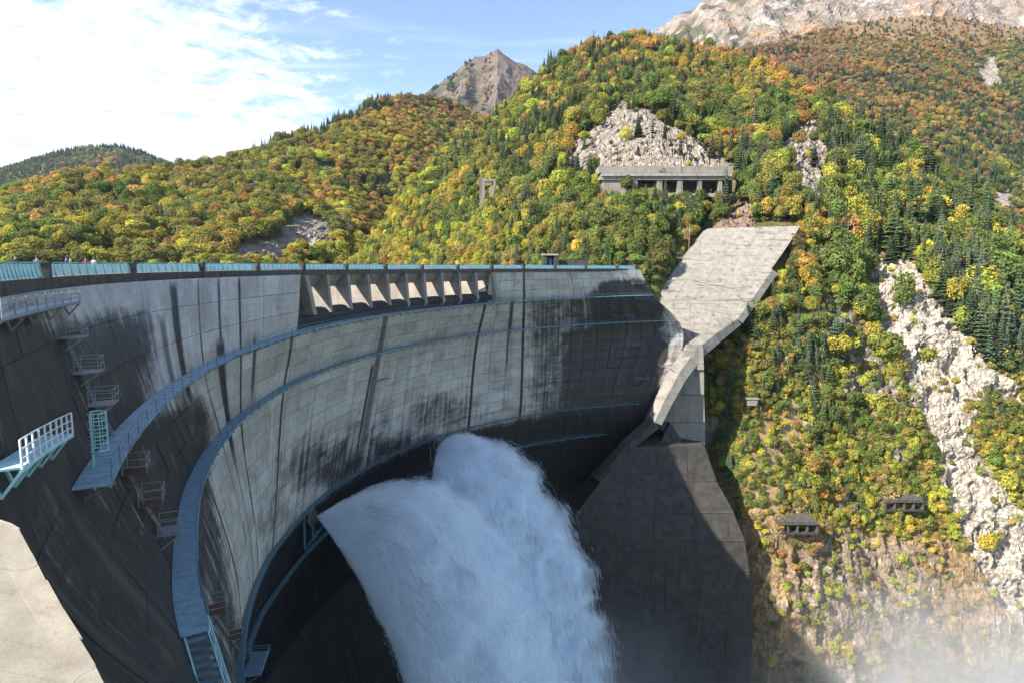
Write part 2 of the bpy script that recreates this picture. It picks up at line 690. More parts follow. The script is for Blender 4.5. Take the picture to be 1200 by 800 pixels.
def dam_n(k, z, e=0.05):
    """horizontal downstream direction and along direction"""
    k = np.asarray(k, float)
    ka, kb = np.clip(k - e, 0, NK - 1), np.clip(k + e, 0, NK - 1)
    t = dam(kb, z) - dam(ka, z)
    t = t / np.linalg.norm(t, axis=-1, keepdims=True)
    n = np.stack([t[..., 1], -t[..., 0], np.zeros_like(t[..., 0])], -1)
    return n, t


_gk, _gz = np.meshgrid(np.linspace(0, NK - 1, 700), np.linspace(-0.5, -120, 500), indexing='ij')
_gp = dam(_gk, _gz)
_gx, _gy, _gd = proj(_gp)


def dam_at(px, py):
    """knot position and level of the face seen at a photo position"""
    d = (_gx - px) ** 2 + (_gy - py) ** 2 + np.where(_gd < 3, 1e9, 0)
    cand = d < d.min() + 4
    dd = np.where(cand, _gd, 1e9)
    j = np.unravel_index(np.argmin(dd), dd.shape)
    return float(_gk[j]), float(_gz[j])


_cres = dam(np.linspace(0, NK - 1, 4000), np.zeros(4000))
_cx, _, _ = proj(_cres)


def crest_k(px):
    m = _cres[:, 1] > 20
    i = np.where(m)[0][np.argmin(np.abs(_cx[m] - px))]
    return i / 3999 * (NK - 1)


_arc = np.concatenate([[0], np.cumsum(np.linalg.norm(np.diff(_cres, axis=0), axis=1))])


def k2u(k):
    return np.interp(k, np.linspace(0, NK - 1, 4000), _arc)


def kz_u(px, py):
    return float(k2u(dam_at(px, py)[0]))


# leaking joints read off the photograph: (distance along crest, half width, top level, bottom level, strength)
RUNS = []
for (px, py, w, z1, z0, s) in [
        (209, 380, 1.5, -2.5, -16, 1.0), (200, 430, 1.2, -6, -14, .8), (234, 350, .28, -2.2, -48, .8), (258, 360, .45, -2.2, -60, .9), (282, 360, .40, -2.2, -60, 1.0),
        (262, 440, 1.7, -9.5, -28, 1.0), (299, 425, .9, -10.5, -20, .9), (340, 420, .7, -11.5, -60, .95), (309, 360, .5, -2.2, -10, .3),
        (442, 430, 1.5, -11.5, -50, .75), (428, 480, .7, -24, -50, .95), (567, 370, .75, -9, -60, 1.0), (600, 370, .9, -11.0, -24, .9), (597, 400, .5, -11.5, -34, .8),
        (616, 350, .7, -2.2, -60, 1.0), (672, 330, .22, -2.2, -11, .9), (636, 370, .8, -11.5, -40, .8), (648, 365, 1.0, -11.5, -28, .8), (480, 440, .3, -21, -45, .4),
        (603, 330, .35, -2.2, -11, .45), (230, 600, 1.0, -20, -60, .9), (243, 560, .9, -22, -60, 1.0)]:
    RUNS.append((kz_u(px, py), w, z1, z0, s))


def stain_px(px, py, z):
    """how dirty the face is, with the sunlit wedge painted paler, from places seen in the photograph"""
    s = np.full(px.shape, 0.10)
    # old black growth on the near part, thinning towards the crest
    near = sstep(215, 150, px) * sstep(345, 392, py + (px - 120) * 0.12)
    s = np.maximum(s, 0.82 * near)
    s = np.maximum(s, 0.80 * sstep(262, 232, px) * sstep(455, 500, py + (px - 180) * 0.3))
    s = np.maximum(s, 0.75 * sstep(130, 20, px) * sstep(345, 385, py))
    edge = 243 + (py - 520) * 0.2
    s = np.maximum(s, 0.62 * sstep(edge + 8, edge - 14, px) * sstep(480, 540, py))
    # damp lower middle
    for (cx, cy, rx, ry, a) in [(520, 482, 55, 26, .52), (445, 500, 50, 40, .40), (400, 545, 90, 40, .62), (330, 610, 40, 70, .35), (470, 525, 80, 30, .6),
                                (600, 470, 60, 60, .25), (560, 440, 60, 40, .12), (120, 420, 80, 40, .2)]:
        s = np.maximum(s, a * np.exp(-(((px - cx) / rx) ** 2 + ((py - cy) / ry) ** 2) ** 1.5))
    # dark far end
    s = np.maximum(s, 0.80 * sstep(630, 668, px) * sstep(372, 392, py))
    s = np.maximum(s, 0.58 * sstep(585, 648, px) * sstep(345, 352, py))
    s = np.maximum(s, 0.85 * sstep(676, 700, px - (345 - np.minimum(py, 345)) * 1.1) * sstep(322, 332, py))
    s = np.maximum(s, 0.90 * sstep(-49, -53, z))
    s = np.where(px > 775, np.minimum(s, 0.42), s)  # cap on the stain paints the sunlit wedge lighter at the far end
    return s


M_DAM = mat_dam()
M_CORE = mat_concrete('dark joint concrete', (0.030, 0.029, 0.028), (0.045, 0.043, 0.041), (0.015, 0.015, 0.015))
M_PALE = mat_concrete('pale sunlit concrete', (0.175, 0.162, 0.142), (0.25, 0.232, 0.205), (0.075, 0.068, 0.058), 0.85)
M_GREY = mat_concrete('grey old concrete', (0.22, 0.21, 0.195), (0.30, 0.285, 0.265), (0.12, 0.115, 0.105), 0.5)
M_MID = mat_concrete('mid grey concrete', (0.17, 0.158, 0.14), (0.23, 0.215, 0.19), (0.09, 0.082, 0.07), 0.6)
M_DIRTY_SHADED = mat_concrete('dirty and shaded dark concrete', (0.034, 0.031, 0.028), (0.062, 0.056, 0.050), (0.014, 0.013, 0.012), 0.5)  # also painted shade on the buttress and lower ridge lengths
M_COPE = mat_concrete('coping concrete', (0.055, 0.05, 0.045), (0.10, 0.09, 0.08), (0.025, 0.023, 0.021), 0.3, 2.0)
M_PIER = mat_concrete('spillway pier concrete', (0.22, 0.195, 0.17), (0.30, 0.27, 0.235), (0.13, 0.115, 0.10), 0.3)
M_LIP = mat_concrete('black wet concrete', (0.028, 0.026, 0.027), (0.055, 0.05, 0.05), (0.015, 0.015, 0.015), 0.2)
M_TEAL = mat_paint('teal railing paint', (0.16, 0.46, 0.50), 0.15)
M_PANEL = mat_paint('pale cyan railing panel', (0.55, 0.80, 0.80), 0.04, 0.4)
M_BLUE = mat_paint('blue walkway plate', (0.22, 0.34, 0.41), 0.55)
M_BLUE2 = mat_paint('blue steel bracket', (0.10, 0.19, 0.225), 0.5)
M_WHITE = mat_paint('white rail paint', (0.70, 0.74, 0.76), 0.12)
M_PALETEAL = mat_paint('pale teal steel', (0.38, 0.62, 0.63), 0.2)
M_STEEL = mat_paint('grey galvanised steel', (0.24, 0.25, 0.255), 0.6)
M_RUST = mat_paint('rusty steel', (0.13, 0.075, 0.05), 0.8, 0.8)
M_LEAF, M_BARK, M_GROUND = mat_leaf(), mat_bark(), mat_ground()
M_LAKE, M_JET = mat_lake(), mat_water_jet()
M_ROAD = mat_simple('road surface', (0.12, 0.12, 0.12), 0.9)

# ------------------------------------------------------------------ dam body
DAM = empty('arch_dam', tuple(dam(10.0, -190.0)))
tag(DAM, 'huge curved grey concrete arch dam with black stains and two rows of blue catwalks', 'dam')
INV = Matrix.Translation(-Vector(DAM.location))


def under(o, parent=None):
    """keep world coordinates when parented to the dam's Empty"""
    o.parent = parent or DAM
    if parent is None:
        o.matrix_parent_inverse = INV
    return o


KS0, KS1 = crest_k(354), crest_k(576)            # spillway range along the crest


def dam_core():
    ks = np.linspace(1.0, NK - 1, 289)
    zs = np.concatenate([np.linspace(-2.0, ZW1, 8), np.linspace(ZW1, ZW2, 6)[1:], np.linspace(ZW2, ZA, 14)[1:], np.linspace(ZA, -190, 22)[1:]])
    K, Z = np.meshgrid(ks, zs, indexing='ij')
    P = dam(K, Z)
    n, _ = dam_n(K, Z)
    inside = ((K > KS0 - 1e-3) & (K < KS1 + 1e-3))
    P = P - n * 0.55
    # the crest is lower and set back inside the spillway
    topz = np.where(inside[:, :1], -9.6, -2.0)
    P[..., 2] = np.minimum(P[..., 2], topz)
    # upstream side
    B = dam(ks, np.zeros_like(ks))
    nb, _ = dam_n(ks, np.zeros_like(ks))
    bt = B - nb * 8.5
    bt[:, 2] = topz[:, 0]
    bb = B - nb * 26
    bb[:, 2] = -190
    rows = np.concatenate([bb[:, None], bt[:, None], P], 1)
    nk, nz = rows.shape[:2]
    I = np.arange(nk * nz).reshape(nk, nz)
    F = np.stack([I[:-1, :-1], I[1:, :-1], I[1:, 1:], I[:-1, 1:]], -1).reshape(-1, 4)
    F = F[:, ::-1]
    caps = []
    for e, fl in ((0, 1), (-1, 0)):                              # fan from the upstream edge so that the caps stay behind the face
        col = I[e]
        for j in range(2, nz - 1):
            tri = [col[1], col[j], col[j + 1]]
            caps.append(tri[::-1] if fl else tri)
        tri = [col[1], col[-1], col[0]]
        caps.append(tri[::-1] if fl else tri)
    caps = np.array(caps)
    me = fast_mesh('dam_core', rows.reshape(-1, 3), [F, caps], M_CORE)
    return under(obj('core', me))


dam_core()

ROWZ = np.concatenate([np.linspace(-2.0, ZW1, 4), np.linspace(ZW1, ZW2, 4)[1:], np.linspace(ZW2, ZA, 10)[1:], np.linspace(ZA, -80, 10)[1:]])
COLK = np.linspace(1.0, NK - 1, 55)


def dam_panels():
    pan = []
    for ci in range(54):
        for ri in range(len(ROWZ) - 1):
            k0, k1, z1, z0 = COLK[ci], COLK[ci + 1], ROWZ[ri], ROWZ[ri + 1]
            if ri < 3 and k1 > KS0 + 0.02 and k0 < KS1 - 0.02:
                # beside the spillway the outermost panels are trimmed, inside it there are none
                if k0 < KS0 - 0.05:
                    k1 = KS0
                elif k1 > KS1 + 0.05:
                    k0 = KS1
                else:
                    continue
            pan.append((k0, k1, z1, z0, ri))
    pan = np.array(pan)
    n = len(pan)
    _, _, gd = proj(dam((pan[:, 0] + pan[:, 1]) / 2, (pan[:, 2] + pan[:, 3]) / 2))
    g = np.clip(0.05 * gd / 130, 0.008, 0.05)
    gk = np.array([0, .5, 1.0])
    wk = (pan[:, 1] - pan[:, 0])
    # joint of ~6-8 cm left open between neighbours
    ka = pan[:, 0] + g / 14.0
    kb = pan[:, 1] - g / 14.0
    za = pan[:, 2] - g * 0.8
    zb = pan[:, 3] + g * 0.8
    K = ka[:, None, None] + (kb - ka)[:, None, None] * gk[None, :, None] + np.zeros((1, 1, 3))
    Z = za[:, None, None] + (zb - za)[:, None, None] * gk[None, None, :] + np.zeros((1, 3, 1))
    P = dam(K, Z)
    nn, _ = dam_n(K, Z)
    proud = RNG.uniform(-0.02, 0.05, n)[:, None, None, None]
    Fv = (P + nn * proud).reshape(n, 9, 3)
    ring = [0, 1, 2, 5, 8, 7, 6, 3]
    Bv = (P - nn * 0.7).reshape(n, 9, 3)[:, ring]
    V = np.concatenate([Fv, Bv], 1)                             # 17 verts
    fq = [(0, 1, 4, 3), (1, 2, 5, 4), (3, 4, 7, 6), (4, 5, 8, 7)]
    sq = [(ring[i], 9 + i, 9 + (i + 1) % 8, ring[(i + 1) % 8]) for i in range(8)]
    faces = np.array([f[::-1] for f in fq] + [f[::-1] for f in sq])
    px, py, d = proj(V)
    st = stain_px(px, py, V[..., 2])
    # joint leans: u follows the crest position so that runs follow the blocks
    U = k2u(np.concatenate([K.reshape(n, 9), K.reshape(n, 9)[:, ring]], 1))
    ZZ = np.concatenate([Z.reshape(n, 9), Z.reshape(n, 9)[:, ring]], 1)
    duv = np.stack([U, ZZ, np.zeros_like(U)], -1)
    tint = RNG.uniform(0.86, 1.10, n)[:, None] * np.ones((1, 17))
    cx0, cy0 = px[:, :9].mean(1), py[:, :9].mean(1)
    x = px[:, [0, 2, 8, 6]]
    y = py[:, [0, 2, 8, 6]]
    area = 0.5 * np.abs((x * np.roll(y, -1, 1) - np.roll(x, -1, 1) * y).sum(1))
    ok = (cx0 > 0) & (cx0 < 1200) & (cy0 > 300) & (cy0 < 800) & (d.min(1) > 5) & (V[:, 0, 2] > -50)
    # behind the near face bulge, cut off the part of the deep rows hidden behind the water
    rank = np.argsort(-np.where(ok, area, 0))[:300]
    single = np.zeros(n, bool)
    single[rank] = True
    for i in rank:
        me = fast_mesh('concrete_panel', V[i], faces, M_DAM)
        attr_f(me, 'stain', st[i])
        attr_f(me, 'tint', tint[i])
        attr_v(me, 'duv', duv[i])
        under(obj('concrete_panel', me))
    r = np.where(~single)[0]
    base = (np.arange(len(r)) * 17)[:, None, None]
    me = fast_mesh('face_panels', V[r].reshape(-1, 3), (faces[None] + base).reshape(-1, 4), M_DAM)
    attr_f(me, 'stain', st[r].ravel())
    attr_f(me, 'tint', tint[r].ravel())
    attr_v(me, 'duv', duv[r].reshape(-1, 3))
    o = under(obj('panel_facing', me))
    o['kind'] = 'stuff'


dam_panels()


def strip(ks, secs, name, mat, parent=None, close=True):
    """sweep a cross-section along the crest: secs = list of (offset downstream, z) or function k->list"""
    ks = np.asarray(ks, float)
    B = dam(ks, np.zeros_like(ks))
    n, _ = dam_n(ks, np.zeros_like(ks))
    rows = []
    for i, k in enumerate(ks):
        s = secs(k) if callable(secs) else secs
        rows.append([[*(B[i, :2] + n[i, :2] * o), z] for o, z in s])
    R = np.array(rows)
    nk, m = R.shape[:2]
    I = np.arange(nk * m).reshape(nk, m)
    F = []
    for j in range(m if close else m - 1):
        l = (j + 1) % m
        F.append(np.stack([I[:-1, j], I[1:, j], I[1:, l], I[:-1, l]], -1))
    F = np.concatenate(F)
    Fs = [F]
    if close:
        Fs += [I[0][None, ::-1], I[-1][None, :]]
    me = fast_mesh(name, R.reshape(-1, 3), Fs, mat)
    o = obj(name, me)
    if parent is not False:
        under(o, parent)
    return o


def ztop(k):
    """rail top: the crest falls very slightly towards the far bank"""
    return float(np.interp(k, [0, 3, 8, 19], [0.12, 0.07, 0.05, -0.78]))


KALL = np.linspace(1.0, NK - 1, 181)
KSP = np.linspace(KS0, KS1, 61)
strip(KALL, lambda k: [(0.45, ztop(k) - 1.18), (0.45, ztop(k) - 2.15), (-0.6, ztop(k) - 2.15), (-0.6, ztop(k) - 1.18)], 'coping', M_COPE)
for rng_k in (np.linspace(1.0, KS0, 81), np.linspace(KS1, NK - 1, 61)):
    strip(rng_k, lambda k: [(-0.62, ztop(k) - 1.22), (-0.62, ztop(k) - 2.1), (-8.3, ztop(k) - 2.1), (-8.3, ztop(k) - 1.22)], 'crest_road', M_ROAD)
    strip(rng_k, lambda k: [(-8.32, ztop(k) - 0.9), (-8.32, ztop(k) - 2.3), (-9.0, ztop(k) - 2.3), (-9.0, ztop(k) - 0.9)], 'upstream_parapet', M_COPE)
# over the spillway the road is only a narrow bridge
strip(KSP, lambda k: [(-0.62, ztop(k) - 1.22), (-0.62, ztop(k) - 2.1), (-1.6, ztop(k) - 2.1), (-1.6, ztop(k) - 1.22)], 'bridge_deck', M_ROAD)


# spillway: ten bays between eleven piers, a lip that juts out below them
def spillway():
    piers = np.linspace(KS0, KS1, 11)
    ks = np.linspace(KS0, KS1, 61)
    sill = [(-7.5, -9.9), (-4.5, -9.2), (-2.6, -8.7), (-1.0, -8.5), (0.0, -8.7), (0.6, -9.2), (0.9, -9.8), (0.75, -10.3), (0.0, -10.9), (-1.5, -11.1), (-7.5, -11.1)]
    strip(ks, sill, 'spillway_sill', M_LIP)
    for k in piers:
        B = dam(k, 0.0)
        n, t = dam_n(k, 0.0)
        th = 0.85 if KS0 < k < KS1 else 1.3
        z1 = ztop(k) - 2.16
        prof = [(-7.6, z1), (0.55, z1), (1.05, -8.8), (1.3, -9.7), (1.1, -10.3), (0.2, -11.0), (-7.6, -11.0)]
        if k in (piers[0], piers[-1]):
            prof = [(-7.6, z1), (0.9, z1), (2.2, -8.6), (2.5, -9.5), (1.9, -10.4), (-0.6, -12.4), (-7.6, -12.4)]
        out = [B + n * o + np.array([0, 0, z]) - t * th / 2 for o, z in prof]
        o = MB().prism(out, t * th).build('spillway_pier', M_PIER)
        under(o)
    # added deep beam behind the bridge deck, shaped to shade the upper pier faces
    strip(np.linspace(KS0, KS1, 41), lambda k: [(-0.9, ztop(k) - 2.16), (-0.9, ztop(k) - 2.7), (-2.4, ztop(k) - 4.6), (-2.7, ztop(k) - 4.6), (-2.7, ztop(k) - 2.16)], 'shade_beam', M_PIER)


spillway()


# ------------------------------------------------------------------ railing on the crest, one thing for each length between concrete posts
POSTS = [-75, 50, 153, 235, 300, 354, 405, 451, 494, 536, 576, 613, 650, 686, 723, 745]
_ORD = ['first', 'second', 'third', 'fourth', 'fifth', 'sixth', 'seventh', 'eighth', 'ninth', 'tenth', 'eleventh', 'twelfth', 'thirteenth', 'fourteenth', 'fifteenth', 'sixteenth']


def crest_pt(k, off, dz):
    B = dam(k, 0.0)
    n, t = dam_n(k, 0.0)
    p = B + n * off
    p[2] = ztop(k) + dz
    return p, n, t


def frame_m(p, n, t):
    """x along, y downstream, z up"""
    M = Matrix(((t[0], n[0], 0, p[0]), (t[1], n[1], 0, p[1]), (0, 0, 1, p[2]), (0, 0, 0, 1)))
    return M


def railings():
    kp = [crest_k(x) for x in POSTS]
    bar = MB().add([(-.05, .10, 0), (.05, .10, 0), (.05, .18, 0), (-.05, .18, 0), (-.05, -.12, 1.1), (.05, -.12, 1.1), (.05, -.05, 1.1), (-.05, -.05, 1.1)],
                   [(3, 2, 1, 0), (4, 5, 6, 7), (0, 1, 5, 4), (1, 2, 6, 5), (2, 3, 7, 6), (3, 0, 4, 7)]).mesh('rail_post', M_TEAL)
    pil = MB().box((0, 0, 0.55), (0.75, 0.75, 1.5)).box((0, 0, 1.34), (0.9, 0.9, 0.12)).mesh('post', M_COPE)
    for i, k in enumerate(kp):
        if i == 0:
            continue
        p, n, t = crest_pt(k, 0.12, -1.34)
        o = obj('concrete_post', pil, None, frame_m(p, n, t))
        where = {1: 'nearest one', len(kp) - 1: 'last one at the far end'}.get(i, '%s from the near end' % _ORD[i - 1])
        tag(o, 'dark square concrete post in the crest railing, ' + where, 'post', 'concrete posts along the crest railing')
    for i in range(len(kp) - 1):
        a, b = kp[i], kp[i + 1]
        ks = np.linspace(a + 0.035, b - 0.035, 15)
        root = empty('crest_railing', tuple(crest_pt((a + b) / 2, 0, -1.18)[0]))
        tag(root, 'teal crest railing length, %s from the near end' % _ORD[i], 'railing', 'railing lengths along the dam crest')
        inv = Matrix.Translation(-Vector(root.location))
        m = MB()
        m.tube([crest_pt(k, -0.02, -0.02)[0] for k in ks], 0.06, 5)
        o = m.build('top_rail', M_TEAL, root)
        o.matrix_parent_inverse = inv
        m = MB()
        for j in range(len(ks) - 1):
            q0, n0, _ = crest_pt(ks[j], 0.06, -1.08)
            q1, n1, _ = crest_pt(ks[j + 1], 0.06, -1.08)
            r0, _, _ = crest_pt(ks[j], -0.06, -0.12)
            r1, _, _ = crest_pt(ks[j + 1], -0.06, -0.12)
            m.prism([q0, q1, r1, r0], -np.array(n0) * 0.03)
        o = m.build('infill_panel', M_PANEL, root)
        o.matrix_parent_inverse = inv
        for k in np.linspace(a + 0.06, b - 0.06, 11 if i else 20):
            p, n, t = crest_pt(k, 0.0, -1.17)
            o = obj('rail_post', bar, root, frame_m(p, n, t))
            o.matrix_parent_inverse = inv


railings()


# ------------------------------------------------------------------ catwalks along the face
def level_ks(k0, k1, z, step):
    ks = np.linspace(k0, k1, 800)
    P = dam(ks, np.full_like(ks, z))
    s = np.concatenate([[0], np.cumsum(np.linalg.norm(np.diff(P, axis=0), axis=1))])
    n = max(2, int(s[-1] / step))
    q = (np.arange(n) + 0.5) * s[-1] / n
    return np.interp(q, s, ks), s[-1] / n


def face_pt(k, z, off):
    B = dam(k, z)
    n, t = dam_n(k, z)
    return B + n * off, n, t


def catwalk(label, z, k0, k1, width, step, plate_mat, rail=True, every=2):
    root = empty('catwalk', tuple(face_pt((k0 + k1) / 2, z, 0)[0]))
    tag(root, label, 'catwalk', 'catwalks along the dam face')
    inv = Matrix.Translation(-Vector(root.location))
    ks, L = level_ks(k0, k1, z, step)
    plate = MB().box((0, width / 2, 0.0), (L - 0.05, width, 0.07)).box((0, width - 0.04, -0.06), (L - 0.04, 0.08, 0.2)).box((0, width * .5, 0.045), (0.05, width, 0.03)).mesh('deck_plate', plate_mat)
    br = MB().bar((0, 0.0, -0.14), (0, width + 0.12, -0.14), 0.1, 0.14).bar((0, 0.0, -1.0), (0, width, -0.2), 0.09, 0.1).box((0, 0.03, -0.6), (0.2, 0.06, 1.0)).mesh('bracket', M_BLUE2)
    post = MB().bar((0, width - 0.05, 0.0), (0, width - 0.05, 1.0), 0.05).mesh('rail_post', M_BLUE2)
    for i, k in enumerate(ks):
        p, n, t = face_pt(k, z, 0.05)
        M = frame_m(p, n, t)
        o = obj('deck_plate', plate, root, M)
        o.matrix_parent_inverse = inv
        if i % every == 0:
            o = obj('bracket', br, root, M)
            o.matrix_parent_inverse = inv
            if rail:
                o = obj('rail_post', post, root, M)
                o.matrix_parent_inverse = inv
    if rail:
        for h in (1.0, 0.55):
            o = MB().tube([face_pt(k, z, width)[0] + np.array([0, 0, h]) for k in ks], 0.035, 4).build('hand_rail', M_BLUE2, root)
            o.matrix_parent_inverse = inv
    return root


kw1 = dam_at(90, 560)[0]
catwalk('upper blue steel catwalk curving along the dam below the spillway', ZW1, 2.0, 18.9, 1.7, 1.7, M_BLUE)
catwalk('lower blue steel catwalk below the upper one, ending at a stair by the bottom edge', ZW2, 1.95, 18.75, 1.6, 1.7, M_BLUE)
catwalk('dark narrow teal catwalk just above the two water jets', ZA, 3.2, 18.45, 0.95, 2.4, M_BLUE2)
catwalk('lowest thin blue catwalk below the water jets near the far abutment', -61.0, 7.0, 17.7, 0.9, 2.4, M_BLUE2)


# short work platforms on the face, with a cage rail on three sides, linked by ladders
def work_platform(px, py, w, d, mat, where, ladder_to=None):
    k, z = dam_at(px, py)
    p, n, t = face_pt(k, z, 0.0)
    root = empty('work_platform', tuple(p))
    root.matrix_world = frame_m(p, n, t)
    tag(root, where, 'platform', 'work platforms on the dam face')
    MB().box((0, d / 2, 0), (w, d, 0.06)).box((0, d / 2, -0.07), (w, 0.08, 0.1)).build('floor', M_RUST if mat is M_RUST else mat, root)
    r = MB()
    for h in (0.5, 1.0):
        r.bar((-w / 2, 0.1, h), (-w / 2, d, h), 0.045).bar((w / 2, 0.1, h), (w / 2, d, h), 0.045).bar((-w / 2, d, h), (w / 2, d, h), 0.045)
    cr = r.build('cage_rail', M_STEEL, root)
    for x, y in ((-w / 2, d), (w / 2, d), (0, d), (-w / 2, .15), (w / 2, .15)):
        MB().bar((x, y, 0), (x, y, 1.03), 0.055).build('cage_post', M_STEEL, cr)
    for x in (-w / 2, w / 2):
        MB().bar((x, d, -0.05), (x, 0.0, -1.1), 0.08).bar((x, 0.02, -0.05), (x, 0.02, -1.1), 0.08).build('strut', mat, root)
    if ladder_to:
        k2, z2 = dam_at(*ladder_to)
        q = face_pt(k2, z2, 0.35)[0]
        a = face_pt(k, z, 0.35)[0]
        lr = empty('face_ladder', tuple(q))
        tag(lr, LADDERS.pop(0), 'ladder', 'ladders on the dam face')
        linv = Matrix.Translation(-Vector(lr.location))
        dd = (q - a)
        L = np.linalg.norm(dd)
        sd = t * 0.25
        for s in (-1, 1):
            o = MB().bar(a + sd * s, q + sd * s, 0.06).build('side_rail', M_STEEL, lr)
            o.matrix_parent_inverse = linv
        rr = MB()
        for i in range(int(L / 0.5)):
            c = a + dd * (i + .5) / int(L / 0.5)
            rr.bar(c - sd, c + sd, 0.035)
        o = rr.build('rungs', M_STEEL, lr)
        o.matrix_parent_inverse = linv
    return root


LADDERS = ['thin steel ladder from the highest caged platform to the second', 'thin steel ladder from the second caged platform to the third', 'thin steel ladder down from the third caged platform to the upper catwalk',
           'thin ladder from the platform below the upper catwalk to the next', 'thin ladder ending at the platform touching the lower catwalk', 'thin ladder between the upper two rusty platforms right of the lower catwalk',
           'thin ladder between the lower two rusty platforms right of the lower catwalk', 'thin ladder hanging below the blue platform in the middle of the face']
CHAIN = [(72, 396), (90, 436), (107, 474), (145, 553), (164, 588), (184, 622)]
CH_LAB = ['small grey caged platform highest on the dark near face, under the short top gangway', 'small grey caged platform second down the ladder line on the near face',
          'small grey caged platform third down, just above the end of the upper catwalk', 'small grey caged platform just below the end of the upper catwalk',
          'small rust-floored caged platform between the two blue catwalks, middle one', 'small caged platform touching the lower catwalk at its left edge']
for i, (x, y) in enumerate(CHAIN):
    work_platform(x, y, 1.8, 1.5, M_STEEL if i not in (3, 4) else M_RUST, CH_LAB[i], CHAIN[i + 1] if i < 5 and i != 2 else ((128, 512) if i == 2 else None))
CHAIN2 = [(243, 715), (266, 745), (284, 770)]
CH2 = ['small rusty caged platform right of the lower catwalk, upper of three', 'small rusty caged platform right of the lower catwalk, middle of three', 'small rusty caged platform beside the bright blue plate at the bottom edge']
for i, (x, y) in enumerate(CHAIN2):
    work_platform(x, y, 1.8, 1.5, M_RUST, CH2[i], CHAIN2[i + 1] if i < 2 else None)
FAR = [(748, 333), (752, 352), (735, 372), (744, 404), (752, 443)]
FL = ['small steel platform high on the far end of the face, above the upper catwalk', 'small steel platform on the far end of the face between the catwalks', 'small steel platform left of the far end of the lower catwalk',
      'small steel platform on the dark far face below the lower catwalk', 'small steel platform lowest on the dark far face by the thrust wall']
for i, (x, y) in enumerate(FAR):
    work_platform(x, y, 5.0, 1.4, M_BLUE2, FL[i])
work_platform(443, 446, 7.5, 1.5, M_BLUE, 'small blue hanging platform across the dark joint in the middle of the face', (432, 500))


# gangway with a white handrail at the left edge, and the one just below the crest
def gangway(label, px0, px1, zc, off, width, hrail, rail_mat, deck_mat, brace_mat, nseg):
    ka, za = dam_at(*px0)
    kb, zb = dam_at(*px1)
    ks = np.linspace(ka, kb, nseg)
    zs = np.linspace(za, zb, nseg) + zc
    base = [face_pt(k, z, off)[0] for k, z in zip(ks, zs)]
    ns = [dam_n(k, z)[0] for k, z in zip(ks, zs)]
    root = empty('gangway', tuple(base[nseg // 2]))
    inv = Matrix.Translation(-Vector(root.location))
    tag(root, label, 'gangway')

    def fin(o):
        o.matrix_parent_inverse = inv
    up = np.array([0, 0, 1.0])
    for i in range(nseg - 1):
        q = [base[i], base[i + 1], base[i + 1] + ns[i + 1] * width, base[i] + ns[i] * width]
        fin(MB().prism(q, up * 0.08).build('deck_plate', deck_mat, root))
    for i in range(nseg):
        e = base[i] + ns[i] * width
        fin(MB().bar(e, e + up * hrail, 0.06).build('rail_post', rail_mat, root))
        if i % 2 == 0:
            fin(MB().bar(e - up * .05, base[i] - up * 1.0 + ns[i] * .4, 0.11).bar(base[i] - up * .05 + ns[i] * .1, base[i] - up * 1.0 + ns[i] * .4, 0.11).build('brace', brace_mat, root))
    for h in (hrail, hrail * .66, hrail * .33):
        fin(MB().tube([b + n * width + up * h for b, n in zip(base, ns)], 0.032, 5).build('hand_rail', rail_mat, root))
    fin(MB().tube([b + n * (width - .03) + up * -.08 for b, n in zip(base, ns)], 0.09, 4).build('edge_beam', brace_mat, root))
    return root


gangway('white railed steel gangway at the left edge, ending at the caged ladder', (-40, 554), (42, 514), 0.0, 0.5, 1.1, 1.1, M_WHITE, M_PALETEAL, M_PALETEAL, 10)
gangway('short blue steel gangway high on the left just below the crest', (-40, 372), (70, 354), 0.0, 0.2, 1.2, 1.0, M_STEEL, M_BLUE, M_STEEL, 9)


def cage_ladder():
    k, z = dam_at(78, 520)
    p, n, t = face_pt(k, z, 1.2)
    root = empty('caged_ladder', tuple(p))
    root.matrix_world = frame_m(p, n, t)
    tag(root, 'pale teal ladder in a round safety cage at the end of the white gangway', 'ladder')
    for x in (-.22, .22):
        MB().bar((x, 0, -2.6), (x, 0, 1.7), 0.07).build('side_rail', M_PALETEAL, root)
    r = MB()
    for i in range(14):
        r.bar((-.22, 0, -2.5 + i * .3), (.22, 0, -2.5 + i * .3), 0.035)
    r.build('rungs', M_PALETEAL, root)
    for i in range(6):
        z = -0.4 + i * 0.42
        MB().tube([(0.48 * math.cos(a), 0.30 + 0.48 * math.sin(a), z) for a in np.linspace(-.9, math.pi + .9, 12)], 0.035, 4).build('cage_hoop', M_PALETEAL, root)
    for a in np.linspace(-.5, math.pi + .5, 6):
        x, y = 0.48 * math.cos(a), 0.30 + 0.48 * math.sin(a)
        MB().bar((x, y, -0.45), (x, y, 1.75), 0.04).build('cage_bar', M_PALETEAL, root)


cage_ladder()


